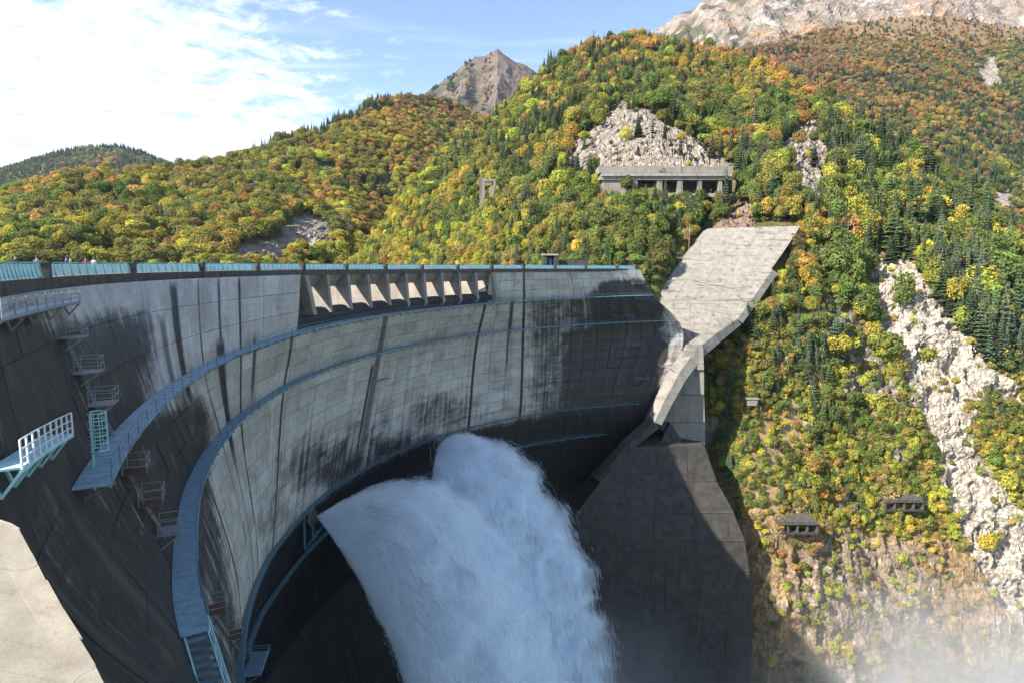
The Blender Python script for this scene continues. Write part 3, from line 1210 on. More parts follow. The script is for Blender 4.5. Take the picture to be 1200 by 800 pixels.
def blue_stair():
    """steps going down from the lower catwalk, with a light rail, at the bottom edge"""
    k0, z0 = dam_at(214, 738)
    p, n, t = face_pt(1.93, ZW2, 0.25)
    q = p - t * 7.0 + np.array([0, 0, -4.2]) + n * 0.9
    root = empty('catwalk_stair', tuple(q))
    inv = Matrix.Translation(-Vector(root.location))
    tag(root, 'blue steel stair with a light blue rail leading down from the lower catwalk', 'stair')

    def fin(o):
        o.matrix_parent_inverse = inv
    d = q - p
    for i in range(16):
        c = p + d * (i + .5) / 16 + n * .6
        fin(MB().box(c, (0.38, 1.15, 0.06), (t, n, (0, 0, 1))).build('tread', M_BLUE2, root))
    for s in (0.0, 1.2):
        fin(MB().bar(p + n * s, q + n * s, 0.09, 0.25).build('stringer', M_PALETEAL, root))
    up = np.array([0, 0, 1.0])
    for h in (1.0, .5):
        fin(MB().bar(p + n * 1.25 + up * h, q + n * 1.25 + up * h, 0.06).build('hand_rail', M_PALETEAL, root))
    for i in range(8):
        c = p + d * i / 7 + n * 1.25
        fin(MB().bar(c, c + up * 1.0, 0.06).build('rail_post', M_PALETEAL, root))
    # landing plate lower right
    k1, z1 = dam_at(290, 778)
    p, n, t = face_pt(k1, z1, 0.2)
    r2 = empty('landing', tuple(p))
    r2.matrix_world = frame_m(p, n, t)
    tag(r2, 'bright blue steel landing with a railing at the bottom edge by the rusty platform', 'landing')
    MB().box((0, 1.5, 0), (7.0, 3.0, 0.08)).build('floor', M_BLUE, r2)
    for x in (-3.5, -1.75, 0, 1.75, 3.5):
        MB().bar((x, 3.0, 0), (x, 3.0, 1.0), 0.07).build('rail_post', M_TEAL, r2)
    for h in (.5, 1.0):
        MB().bar((-3.5, 3.0, h), (3.5, 3.0, h), 0.06).bar((3.5, 0, h), (3.5, 3.0, h), 0.06).build('hand_rail', M_TEAL, r2)
    MB().bar((-3.3, 2.8, -.05), (-3.3, 0, -1.8), 0.12).bar((3.3, 2.8, -.05), (3.3, 0, -1.8), 0.12).build('brace', M_BLUE2, r2)


blue_stair()


# ------------------------------------------------------------------ near thrust block, lower left corner
def near_block():
    q = at(62, 601, 21.0)
    nrm = np.array([0.40, -0.16, 0.90])
    nrm /= np.linalg.norm(nrm)

    def hit(px, py):
        r = ray(px, py)
        return r * ((q @ nrm) / (r @ nrm))
    xs = [(-90, 600), (2, 598), (12, 604), (27, 632), (43, 664), (61, 697), (82, 730), (101, 761), (120, 800), (142, 850), (165, 930)]
    outer = np.array([hit(*p) for p in xs])
    root = empty('thrust_block', tuple(outer.mean(0)))
    inv = Matrix.Translation(-Vector(root.location))
    tag(root, 'sunlit pale concrete block with cracks in the lower left corner', 'concrete block')
    # each pour of the top is a slab of its own; the rim slopes off as a chamfer
    inner = outer + np.array([-0.9, 0, 0.0])
    back = np.array([outer[0] + np.array([-14, -3, 3.0])] + [o + np.array([-16, -2, 5.0]) for o in outer[1:]])
    down = np.array([0, 0, -7.0])
    for i in range(1, len(outer) - 1):
        a, b = inner[i], inner[i + 1]
        sh = -nrm * 0.02 * (i % 3)
        m = MB()
        m.prism([a + sh, back[i] + sh, back[i + 1] + sh, b + sh], down)
        o = m.build('slab', M_NEAR, root)
        o.matrix_parent_inverse = inv
        m = MB()
        ca, cb = outer[i] + np.array([0.30, -.05, -0.40]), outer[i + 1] + np.array([0.30, -.05, -0.40])
        jt = RNG.uniform(-.06, .06)
        m.prism([a, b, cb + (jt, 0, 0), ca + (jt, 0, 0)], down * .9)
        o = m.build('edge_kerb', M_NEAR, root)
        o.matrix_parent_inverse = inv


def mat_near():
    t = NT('near worn concrete')
    p = t.pos()
    g = t.noise(p, 1.0, 8, 0.68)
    g2 = t.noise(p, 0.35, 5, 0.6, 0.5)
    pit = t.noise(p, 9.0, 3, 0.6)
    ck = t.noise(p, 0.16, 3, 0.5, 0.4)
    crack = t.step(t.math('ABSOLUTE', t.math('SUBTRACT', ck, 0.5)), 0.0, 0.0022)
    c = t.mix(t.step(g, 0.3, 0.7), (0.27, 0.235, 0.185), (0.36, 0.32, 0.255))
    c = t.mix(t.math('MULTIPLY', t.step(g2, 0.55, 0.7), 0.5), c, (0.21, 0.18, 0.14))
    c = t.mix(t.step(pit, 0.68, 0.74), c, (0.16, 0.14, 0.12))
    c = t.mix(t.math('MAXIMUM', crack, 0.75), (0.14, 0.12, 0.10), c)
    fine = t.noise(p, 26.0, 4, 0.7)
    c = t.mix(1.0, c, t.mix(t.step(fine, .3, .7), (.82, .82, .82), (1.12, 1.12, 1.12)), 'MULTIPLY')
    lime = t.step(t.noise(p, 0.55, 3, 0.5, 0, (1, 1, 1), (7, 2, 5)), 0.70, 0.73)
    c = t.mix(t.math('MULTIPLY', lime, 0.8), c, (0.62, 0.60, 0.56))
    run = t.noise(p, 1.0, 4, 0.6, 0, (2.5, 2.5, 0.2))
    c = t.mix(t.math('MULTIPLY', t.step(run, 0.58, 0.72), 0.35), c, (0.15, 0.13, 0.10))
    t.bsdf(c, 0.9, t.math('ADD', t.math('MULTIPLY', g, .6), t.math('ADD', t.math('MULTIPLY', fine, .3), t.math('MULTIPLY', crack, 0.5))), 0.6, 0.04)
    return t.m


M_NEAR = mat_near()
near_block()


# ------------------------------------------------------------------ far abutment: wing wall, ridge wall, thrust wall, apron
def loft(rows, thick, name, mat, sub=(8, 8), parent=None, inv=None):
    """solid from a grid of 3D rows, swept by the vector thick"""
    R = np.array(rows, float)
    nr, nc = R.shape[:2]
    u = np.linspace(0, nr - 1, sub[0])
    w = np.linspace(0, nc - 1, sub[1])

    def lin(A, q):
        i = np.clip(np.floor(q).astype(int), 0, len(A) - 2)
        f = (q - i).reshape(-1, *([1] * (A.ndim - 1)))
        return A[i] * (1 - f) + A[i + 1] * f
    G = lin(R, u)
    G = np.swapaxes(lin(np.swapaxes(G, 0, 1), w), 0, 1)
    a, b = G.shape[:2]
    V = np.concatenate([G.reshape(-1, 3), (G + np.array(thick)).reshape(-1, 3)])
    I = np.arange(a * b).reshape(a, b)
    F = np.stack([I[:-1, :-1], I[1:, :-1], I[1:, 1:], I[:-1, 1:]], -1).reshape(-1, 4)
    n = a * b
    ring = np.concatenate([I[0, :], I[1:, -1], I[-1, -2::-1], I[-2:0:-1, 0]])
    S = np.stack([ring, np.roll(ring, -1), np.roll(ring, -1) + n, ring + n], -1)
    o = obj(name, fast_mesh(name, V, np.concatenate([F, F[:, ::-1] + n, S[:, ::-1]]), mat), parent)
    if inv is not None:
        o.matrix_parent_inverse = inv
    return o


def wing():
    L = [(830, 268, 306), (816, 286, 298), (800, 303, 290), (785, 324, 279), (768, 350, 266), (780, 376, 256), (806, 408, 247)]
    Rr = [(938, 265, 296), (922, 290, 286), (905, 314, 277), (890, 345, 266), (872, 374, 255), (850, 390, 249), (828, 404, 243)]
    root = empty('wing_wall', tuple(at(850, 330, 270)))
    inv = Matrix.Translation(-Vector(root.location))
    tag(root, 'broad sunlit sloping pale concrete wing wall at the far end of the dam', 'wing wall')
    nL = 5
    for i in range(6):
        for j in range(nL):
            def pt(side_i, w):
                a, b = at(*L[side_i]), at(*Rr[side_i])
                return a * (1 - w) + b * w
            q = [[pt(i, (j + .004) / nL), pt(i, (j + .996) / nL)], [pt(i + 1, (j + .004) / nL), pt(i + 1, (j + .996) / nL)]]
            q = np.array(q)
            q[1] += (q[0] - q[1]) * 0.008
            off = np.array([0, -1, .6]) * RNG.uniform(-0.04, 0.10)
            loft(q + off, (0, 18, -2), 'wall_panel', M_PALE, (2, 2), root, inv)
    # ridge wall with a rounded top running down its right edge to the dam foot
    path = [(905, 316, 275), (884, 347, 263), (864, 374, 251), (842, 389, 243), (815, 410, 234), (795, 438, 227), (778, 470, 222), (767, 494, 219), (735, 521, 214.5), (700, 562, 211)]
    wid = [16, 15, 16, 20, 24, 22, 20, 18, 15, 14]
    root = empty('ridge_wall', tuple(at(820, 420, 238)))
    inv = Matrix.Translation(-Vector(root.location))
    tag(root, 'pale curved concrete ridge running down from the wing wall to the dam foot', 'ridge wall')
    for i in range(len(path) - 1):
        a0, a1 = path[i], path[i + 1]
        w0, w1 = wid[i] / 2, wid[i + 1] / 2
        # direction across the path in the photograph
        dx, dy = a1[0] - a0[0], a1[1] - a0[1]
        l = math.hypot(dx, dy)
        ox, oy = -dy / l, dx / l
        rows = []
        for (p, w) in ((a0, w0), (a1, w1)):
            rows.append([at(p[0] + ox * w * 1.0, p[1] + oy * w, p[2] + 1.5), at(p[0], p[1], p[2] - 1.5), at(p[0] - ox * w, p[1] - oy * w, p[2] - 1.0)])
        rows = np.array(rows)[:, ::-1]
        loft(rows, (0, 12, -5), 'wall_length', M_PALE if i < 7 else M_DIRTY_SHADED, (2, 5), root, inv)  # last lengths take the dark colour as painted shade
    # thrust wall below the ridge, in courses
    root = empty('thrust_wall', tuple(at(810, 520, 232)))
    inv = Matrix.Translation(-Vector(root.location))
    tag(root, 'upright grey concrete thrust wall in three courses under the pale ridge', 'thrust wall')
    ys = [406, 433, 462, 494, 521]
    xl = [806, 790, 775, 768, 790]
    xr = [824, 825, 825, 826, 826]
    for i in range(4):
        o = 0.25 * i
        rows = [[at(xl[i], ys[i] + .4, 231.5 - o), at(xr[i], ys[i] + .4, 231 - o)], [at(xl[i + 1], ys[i + 1], 230.5 - o), at(xr[i + 1], ys[i + 1], 230 - o)]]
        loft(rows, (2.5, 16, 0), 'course', M_MID, (4, 4), root, inv)
    # triangular buttress, its dark colour paints the shade of the wall
    MB().prism([at(784, 497, 225.5), at(800, 522, 223), at(772, 522, 221)], (2, 9, 0)).build('buttress', M_DIRTY_SHADED, root).matrix_parent_inverse = inv
    # apron courses
    root = empty('apron_wall', tuple(at(800, 700, 222)))
    inv = Matrix.Translation(-Vector(root.location))
    tag(root, 'tall dark concrete apron in level courses below the thrust wall, half in shadow', 'apron')
    ys = [522, 563, 600, 633, 668, 705, 742, 778, 815, 860, 920]
    xr = [826, 840, 860, 873, 878, 881, 881, 880, 880, 880, 880]
    xl = [742, 704, 676, 655, 640, 628, 618, 610, 604, 598, 590]

    def dep(x, i):
        top = float(np.interp(x, [600, 700, 784, 826, 882], [210, 212, 217, 223, 228]))
        return top + (float(np.interp(x, [600, 882], [203, 206])) - top) * float(np.interp(i, [0, 1, 2, 3, 4], [0, .45, .8, .96, 1.0])) - .06 * i
    for i in range(len(ys) - 1):
        cols = 4
        for j in range(cols):
            x0t, x1t = xl[i] + (xr[i] - xl[i]) * j / cols, xl[i] + (xr[i] - xl[i]) * (j + 1) / cols
            x0b, x1b = xl[i + 1] + (xr[i + 1] - xl[i + 1]) * j / cols, xl[i + 1] + (xr[i + 1] - xl[i + 1]) * (j + 1) / cols
            rows = [[at(x0t + .15, ys[i] + .5, dep(x0t, i)), at(x1t - .15, ys[i] + .5, dep(x1t, i))], [at(x0b + .15, ys[i + 1], dep(x0b, i + 1) + .1), at(x1b - .15, ys[i + 1], dep(x1b, i + 1) + .1)]]
            loft(rows, (3, 30, 0), 'course_panel', M_DIRTY_SHADED, (3, 3), root, inv)
        # thin pale ledge on top of each course
        if i:
            q0, q1 = at(xl[i], ys[i], dep(xl[i], i) - .15), at(xr[i], ys[i], dep(xr[i], i) - .15)
            qm = at((xl[i] + xr[i]) / 2, ys[i], dep((xl[i] + xr[i]) / 2, i) - .15)
            m = MB()
            for a, b in ((q0, qm), (qm, q1)):
                m.prism([a, b, b + (0, 0, -.13), a + (0, 0, -.13)], (0, 1.5, 0))
            o = m.build('ledge', M_COPE, root)
            o.matrix_parent_inverse = inv


wing()


# ------------------------------------------------------------------ terrain
def interp_line(tab, x):
    T = np.array(tab, float)
    return np.interp(x, T[:, 0], T[:, 1]), np.interp(x, T[:, 0], T[:, 2])


class Hill:
    """a slope between a foot line and a ridge line (photo x, photo y, distance), rounded over behind the ridge"""
    def __init__(self, name, ridge, foot, p, nx, nr, amp, scale, drop=0.0, back=1.0, seed=0, ridged=0.0, rows=None):
        xs = np.linspace(ridge[0][0], ridge[-1][0], nx)
        yr, dr = interp_line(ridge, xs)
        yf, df = interp_line(foot, xs)
        t = np.linspace(0, 1, nr)[None, :]
        X = xs[:, None] + 0 * t
        pp = p(xs)[:, None] if callable(p) else p
        D = df[:, None] + (dr - df)[:, None] * t ** pp
        Y = yf[:, None] + (yr - yf)[:, None] * t
        if rows:
            cx = sorted(rows)
            tab = np.array([np.interp(-Y, [-a for a, _ in rows[c]], [b for _, b in rows[c]]) for c in cx])     # (cols, nx, nr)
            w = np.clip(np.interp(xs, cx, np.arange(len(cx))), 0, len(cx) - 1 - 1e-6)
            ci = w.astype(int)
            fr = (w - ci)[:, None]
            ar = np.arange(nx)
            D = tab[ci, ar] * (1 - fr) + tab[ci + 1, ar] * fr
            for _ in range(3):                                   # soften the kinks
                kx = np.pad(D, ((12, 12), (10, 10)), mode='reflect', reflect_type='odd')
                kx = np.cumsum(np.pad(kx, ((1, 0), (0, 0))), 0)
                kx = (kx[25:] - kx[:-25]) / 25
                kx = np.cumsum(np.pad(kx, ((0, 0), (1, 0))), 1)
                D = (kx[:, 21:] - kx[:, :-21]) / 21
        r = np.stack([(X - 600) / FPX, CT + (400 - Y) / FPX * ST, -ST + (400 - Y) / FPX * CT], -1)
        P = r * (D / r[..., 1])[..., None]
        self.front = nr
        # over the top
        nb = 8
        step = (dr - df) * 0.10 * back
        top = P[:, -1]
        bk = np.stack([top + np.stack([0 * step, step * (j + 1), -step * 0.09 * (j + 1) ** 2], -1) for j in range(nb)], 1)
        P = np.concatenate([P, bk], 1)
        t2 = np.linspace(0, 1, nr + nb)
        tt = np.concatenate([t[0], np.ones(nb)])
        P[..., 2] -= drop * sstep(0.7, 1.0, tt)[None, :]
        q = P / scale
        n1 = fbm(q, 5, seed) - 0.5
        n2 = fbm(q * np.array([1.6, 1.0, 0.6]), 4, seed + 5, True) - 0.62
        disp = amp * ((1 - ridged) * n1 * 2 + ridged * n2 * 2)
        keep = 1 - 0.65 * sstep(0.8, 1.0, tt)[None, :] * (np.arange(nr + nb)[None, :] < nr + 1)
        P = P + np.array([0.0, -0.6, 0.8]) * (disp * keep)[..., None]
        self.P = P
        self.px = np.concatenate([X, np.repeat(X[:, -1:], nb, 1)], 1)
        self.py = np.concatenate([Y, np.repeat(Y[:, -1:] + 2, nb, 1)], 1)
        self.name = name
        self.t = np.broadcast_to(tt[None, :], self.px.shape)

    def build(self, col, rock, grain, label=None):
        nx, nr = self.P.shape[:2]
        I = np.arange(nx * nr).reshape(nx, nr)
        F = np.stack([I[:-1, :-1], I[1:, :-1], I[1:, 1:], I[:-1, 1:]], -1).reshape(-1, 4)
        me = fast_mesh(self.name, self.P.reshape(-1, 3), F, M_GROUND, True)
        me.polygons.foreach_set('use_smooth', rock.ravel()[F].mean(1) < 0.35)
        attr_c(me, 'ground', col.reshape(-1, 3))
        attr_f(me, 'rock', rock.ravel())
        attr_f(me, 'grain', np.full(nx * nr, grain))
        o = obj(self.name, me)
        tag(o, label, None, None, 'structure')
        return o

    def scatter(self, n, dens, seed):
        """n points over the front (and just over the ridge), by area x density; returns positions, photo x, photo y, t"""
        rg = np.random.default_rng(seed)
        e = self.front + 2
        P = self.P[:, :e]
        a = np.linalg.norm(np.cross(P[1:, :-1] - P[:-1, :-1], P[:-1, 1:] - P[:-1, :-1]), axis=-1)
        cx = 0.25 * (self.px[1:, :e - 1] + self.px[:-1, :e - 1] + self.px[1:, 1:e] + self.px[:-1, 1:e])
        cy = 0.25 * (self.py[1:, :e - 1] + self.py[:-1, :e - 1] + self.py[1:, 1:e] + self.py[:-1, 1:e])
        w = a * dens(cx, cy)
        w = w.ravel() / w.sum()
        c = rg.choice(len(w), n, p=w)
        i, j = np.unravel_index(c, cx.shape)
        u, v = rg.random(n)[:, None], rg.random(n)[:, None]
        Q = (P[i, j] * (1 - u) + P[i + 1, j] * u) * (1 - v) + (P[i, j + 1] * (1 - u) + P[i + 1, j + 1] * u) * v
        return Q, cx[i, j], cy[i, j], self.t[i, np.minimum(j, self.t.shape[1] - 1)]


GREY_ROCK = np.array([0.37, 0.34, 0.305])
PALE_ROCK = np.array([0.64, 0.585, 0.51])
SOIL = np.array([0.16, 0.125, 0.065])
GREEN = np.array([0.12, 0.13, 0.04])
BROWN = np.array([0.36, 0.255, 0.145])
PINK = np.array([0.34, 0.25, 0.21])


def blend(c, m, col):
    return c * (1 - m[..., None]) + col * m[..., None]


# central hill and the right bank below it
C_RIDGE = [(405, 311, 545), (425, 297, 550), (450, 262, 560), (470, 224, 580), (500, 194, 610), (540, 166, 650), (570, 146, 690), (600, 115, 720), (640, 79, 760),
           (680, 55, 790), (720, 43, 800), (745, 40, 800), (790, 49, 780), (830, 57, 740), (877, 66, 690), (919, 86, 630), (975, 120, 560), (1000, 146, 500),
           (1050, 166, 460), (1080, 182, 440), (1110, 206, 420), (1150, 234, 390), (1178, 276, 370), (1200, 302, 360), (1260, 345, 345), (1420, 420, 330)]
C_FOOT = [(405, 330, 500), (480, 332, 420), (560, 335, 340), (640, 340, 285), (700, 350, 265), (745, 370, 252), (770, 420, 250), (800, 560, 250), (830, 800, 225), (860, 900, 206),
          (900, 920, 206), (1000, 930, 206), (1100, 930, 224), (1200, 930, 222), (1420, 930, 215)]
C_PROF = {405: [(330, 500), (311, 545)], 480: [(332, 420), (290, 470), (240, 540), (205, 600)], 560: [(335, 330), (300, 360), (250, 420), (200, 520), (152, 680)],
          640: [(340, 275), (300, 300), (250, 345), (200, 420), (150, 530), (79, 760)], 720: [(350, 258), (310, 275), (260, 310), (225, 345), (195, 385), (150, 440), (100, 590), (43, 800)],
          800: [(560, 250), (420, 252), (310, 285), (265, 312), (225, 350), (195, 395), (160, 430), (110, 560), (52, 770)],
          860: [(900, 203), (700, 208), (640, 213), (560, 228), (500, 238), (400, 250), (350, 262), (300, 285), (265, 304), (225, 345), (195, 390), (150, 450), (100, 590), (62, 705)],
          930: [(920, 203), (747, 206), (640, 218), (560, 234), (500, 245), (400, 258), (330, 275), (265, 300), (225, 335), (180, 385), (130, 470), (92, 610)],
          1000: [(930, 204), (760, 211), (700, 218), (600, 236), (560, 244), (450, 262), (350, 290), (280, 325), (220, 370), (146, 490)], 1080: [(930, 210), (700, 229), (560, 248), (450, 262), (350, 285), (280, 320), (182, 430)],
          1150: [(930, 213), (700, 232), (560, 247), (450, 260), (350, 283), (280, 330), (234, 385)], 1200: [(930, 220), (700, 234), (500, 252), (400, 270), (302, 355)], 1420: [(930, 215), (600, 240), (420, 320)]}
HC = Hill('right_bank_hillside', C_RIDGE, C_FOOT, 2.0, 460, 330, 7.0, 55.0, 7.0, 1.0, 3, 0.35, C_PROF)
SCAR = [(1030, 308), (1060, 302), (1078, 322), (1092, 350), (1112, 375), (1138, 402), (1150, 425), (1168, 455), (1150, 466), (1132, 462), (1124, 480), (1136, 525), (1158, 560), (1182, 590), (1215, 625),
        (1230, 760), (1200, 725), (1172, 684), (1148, 642), (1128, 600), (1118, 556), (1108, 520), (1094, 484), (1078, 452), (1058, 420), (1036, 384), (1027, 335)]
SCAR2 = [(1148, 424), (1176, 440), (1196, 452), (1196, 474), (1178, 472), (1160, 452)]
GULLY = [(955, 300), (968, 292), (976, 330), (990, 372), (1012, 388), (1032, 412), (1014, 452), (984, 412), (958, 372)]
CLIFF = [(661, 186), (684, 162), (700, 152), (716, 128), (728, 118), (734, 138), (752, 136), (776, 150), (800, 160), (830, 170), (850, 188), (862, 200), (800, 214), (700, 206), (672, 196)]
CLIFF2 = [(913, 168), (930, 146), (948, 128), (958, 130), (962, 152), (971, 176), (969, 220), (944, 226), (932, 196)]
PINKR = [(838, 268), (858, 246), (878, 233), (882, 262), (868, 270)]
BARE = [(886, 520), (905, 486), (930, 470), (942, 500), (932, 552), (912, 604), (896, 648), (878, 640)]
LOWER = [(872, 640), (900, 618), (980, 632), (1040, 628), (1110, 640), (1150, 660), (1230, 760), (1230, 960), (840, 960)]
FACE = [(930, 660), (980, 632), (1040, 640), (1090, 660), (1085, 720), (1020, 760), (950, 740)]
px, py = HC.px, HC.py
wob = (fbm(HC.P / 9.0, 4, 77) - 0.5) * 26
m_scar = np.maximum(poly_soft(px + wob, py + wob, SCAR, 20), poly_soft(px + wob, py + wob, SCAR2, 8))
m_rock = np.maximum.reduce([poly_soft(px + wob * .7, py + wob * .7, CLIFF, 8), poly_soft(px + wob * .6, py + wob * .6, CLIFF2, 6), 0.8 * poly_soft(px + wob, py + wob, GULLY, 8),
                            0.45 * poly_soft(px + wob, py + wob, FACE, 20)])
m_low = poly_soft(px + wob, py + wob * 1.4, LOWER, 26)
m_bare = np.maximum(poly_soft(px + wob, py + wob, BARE, 14), 0)
m_pink = poly_soft(px + wob * .3, py + wob * .3, PINKR, 5)
spots = sstep(0.62, 0.70, fbm(HC.P / 13.0, 4, 5)) * sstep(0.10, 0.30, (py - 225) / 400.0)
m_rock = np.maximum(m_rock, 0.8 * spots * (px > 500))
col = GREEN[None, None] * (0.8 + 0.5 * fbm(HC.P / 14, 4, 9)[..., None])
col = blend(col, sstep(0.45, 0.62, fbm(HC.P / 20, 4, 19)), SOIL)
col = blend(col, m_low, BROWN)
col = blend(col, 0.8 * m_bare, BROWN * 1.15)
col = blend(col, m_rock, GREY_ROCK * 1.05)
col = blend(col, m_pink, PINK)
col = blend(col, m_scar, PALE_ROCK)
rockC = np.clip(np.maximum.reduce([m_rock, m_scar, m_pink, .5 * m_low]), 0, 1)
# rock breaks up into ribs and ledges; the slide is a trough
rib = fbm(HC.P / np.array([6., 6., 13.]), 5, 31, True) - 0.6
rib = rib + 0.35 * (np.floor(fbm(HC.P / np.array([9., 9., 5.]), 3, 37) * 9) / 9 - .5)
HC.P += np.array([0.15, -0.8, 0.35]) * (rockC * rib * 13.0 - m_scar * 3.0)[..., None]
HC.build(col, rockC, 1.0)
maskC = np.clip(np.maximum.reduce([m_rock * 1.1, np.minimum(m_scar * 1.6, 1), m_pink, m_bare * .75, m_low * .93]), 0, 1)

# left hill across the lake
B_RIDGE = [(-160, 250, 560), (-60, 240, 580), (0, 229, 600), (26, 220, 600), (52, 213, 610), (92, 203, 620), (118, 201, 630), (157, 199, 650), (197, 197, 690), (223, 191, 720), (262, 187, 770),
           (302, 174, 830), (329, 161, 880), (355, 155, 930), (376, 150, 980), (394, 138, 1040), (420, 127, 1120), (431, 118, 1180), (447, 115, 1230), (473, 113, 1300), (499, 114, 1380),
           (520, 116, 1420), (560, 135, 1450), (640, 150, 1450), (700, 160, 1450)]
B_FOOT = [(-160, 335, 330), (0, 333, 360), (150, 332, 390), (300, 332, 430), (400, 332, 520), (480, 330, 640), (560, 325, 760), (700, 320, 900)]
HB = Hill('left_bank_hillside', B_RIDGE, B_FOOT, 1.5, 330, 150, 16.0, 95.0, 8.0, 0.8, 11, 0.4)
ROCKB1 = [(332, 268), (358, 254), (384, 262), (391, 282), (368, 300), (330, 296)]
ROCKB2 = [(278, 286), (300, 280), (328, 284), (334, 312), (278, 312)]
ROCKB3 = [(452, 206), (460, 205), (460, 234), (452, 238)]
wb = (fbm(HB.P / 18.0, 4, 78) - 0.5) * 14
mb = np.maximum.reduce([poly_soft(HB.px + wb, HB.py + wb, ROCKB1, 4), poly_soft(HB.px + wb, HB.py + wb, ROCKB2, 4), poly_soft(HB.px, HB.py, ROCKB3, 3)])
colB = blend(np.broadcast_to(GREEN, HB.P.shape).copy(), sstep(.45, .6, fbm(HB.P / 40, 4, 4)), SOIL)
colB = blend(colB, mb, GREY_ROCK * 1.1)
HB.P += np.array([0.1, -0.8, 0.3]) * (mb * (fbm(HB.P / np.array([9., 9., 22.]), 4, 8, True) - .6) * 12)[..., None]
HB.build(colB, mb, 0.6)

# far wooded hill on the left
F_RIDGE = [(-200, 215, 2300), (-60, 206, 2400), (0, 198, 2500), (16, 194, 2500), (39, 187, 2500), (66, 179, 2500), (87, 174, 2500), (113, 171, 2500), (139, 171.5, 2500), (163, 177, 2500), (184, 186, 2500), (210, 195, 2500), (300, 215, 2500)]
F_FOOT = [(-200, 290, 1300), (300, 290, 1300)]
HF = Hill('far_hill', F_RIDGE, F_FOOT, 1.2, 140, 60, 45.0, 260.0, 8.0, 0.6, 21, 0.5)
HF.build(blend(np.broadcast_to(GREEN * 1.2, HF.P.shape).copy(), sstep(.45, .6, fbm(HF.P / 120, 4, 4)), np.array([0.16, 0.12, 0.07])), np.zeros(HF.px.shape), 0.2)

# pointed bare peak
P_RIDGE = [(380, 190, 3300), (440, 145, 3350), (470, 127, 3400), (500, 109, 3450), (515, 100, 3480), (530, 88, 3500), (548, 73, 3500), (560, 69, 3500), (570, 67, 3500), (583, 57.5, 3500), (592, 64, 3500),
           (605, 73, 3520), (615, 76, 3540), (640, 95, 3600), (700, 130, 3700), (760, 160, 3700)]
P_FOOT = [(380, 230, 2300), (760, 230, 2400)]
HP = Hill('bare_peak', P_RIDGE, P_FOOT, 1.15, 220, 110, 60.0, 260.0, 0.0, 0.5, 33, 0.85)
cP = np.broadcast_to(np.array([0.14, 0.11, 0.098]), HP.P.shape).copy()
cP = blend(cP, sstep(.5, .62, fbm(HP.P / 110, 5, 51)) * sstep(590, 520, HP.px), np.array([0.055, 0.07, 0.035]))
cP = blend(cP, sstep(.56, .66, fbm(HP.P / 70, 5, 61)), np.array([0.085, 0.07, 0.05]))
HP.build(cP, np.full(HP.px.shape, .6), 0.12)

# wooded slope behind the right bank, bare rock massif above it
R_RIDGE = [(700, 60, 1700), (800, 62, 1700), (860, 58, 1750), (911, 48, 1800), (945, 38, 1850), (982, 27, 1900), (1035, 20, 1950), (1087, 16, 1950), (1125, 18, 1950), (1162, 26, 1950), (1200, 32, 1950), (1300, 30, 1950), (1450, 20, 1950)]
R_FOOT = [(700, 230, 1150), (900, 230, 900), (1000, 250, 760), (1100, 300, 640), (1200, 380, 560), (1300, 420, 520), (1450, 460, 500)]
HR = Hill('back_hillside', R_RIDGE, R_FOOT, 1.35, 260, 150, 26.0, 150.0, 7.0, 0.4, 41, 0.5)
SCR = [[(1163, 232), (1178, 226), (1186, 240), (1172, 250)], [(1150, 80), (1168, 62), (1172, 92), (1156, 100)]]
wr = (fbm(HR.P / 40.0, 4, 79) - 0.5) * 12
mr = np.maximum.reduce([poly_soft(HR.px + wr, HR.py + wr, q, 5) for q in SCR])
topm = sstep(55, 24, HR.py + wr * 2 - 10 * sstep(1000, 1100, HR.px))
cR = blend(np.broadcast_to(np.array([0.115, 0.085, 0.04]), HR.P.shape).copy(), sstep(.42, .6, fbm(HR.P / 60, 4, 4)), np.array([0.17, 0.11, 0.055]))
cR = blend(cR, .85 * topm, np.array([0.24, 0.175, 0.11]))
cR = blend(cR, mr, PALE_ROCK * .6)
HR.build(cR, np.maximum(mr, .5 * topm), 0.35)
maskR = np.maximum(mr, topm * .75)

M_RIDGE = [(690, 60, 3300), (740, 48, 3400), (774, 33, 3500), (791, 22, 3500), (810, 15, 3500), (821, 4, 3400), (835, -6, 3400), (852, -16, 3400), (900, -26, 3400), (1000, -34, 3400), (1100, -42, 3400), (1300, -46, 3400), (1500, -40, 3400)]
M_FOOT = [(690, 130, 2100), (1500, 120, 2100)]
HM = Hill('rock_massif', M_RIDGE, M_FOOT, 1.25, 300, 130, 85.0, 230.0, 0.0, 0.4, 55, 0.9)
cM = np.broadcast_to(np.array([0.25, 0.215, 0.19]), HM.P.shape).copy()
cM = blend(cM, sstep(.5, .6, fbm(HM.P / 100, 5, 51)) * sstep(1050, 850, HM.px), np.array([0.085, 0.09, 0.055]))
cM = blend(cM, sstep(.55, .66, fbm(HM.P / 130, 5, 67)), np.array([0.27, 0.19, 0.125]))
cM = blend(cM, sstep(.60, .68, fbm(HM.P / 150, 4, 91)), np.array([0.36, 0.335, 0.32]))
HM.build(cM, np.full(HM.px.shape, .9), 0.10)

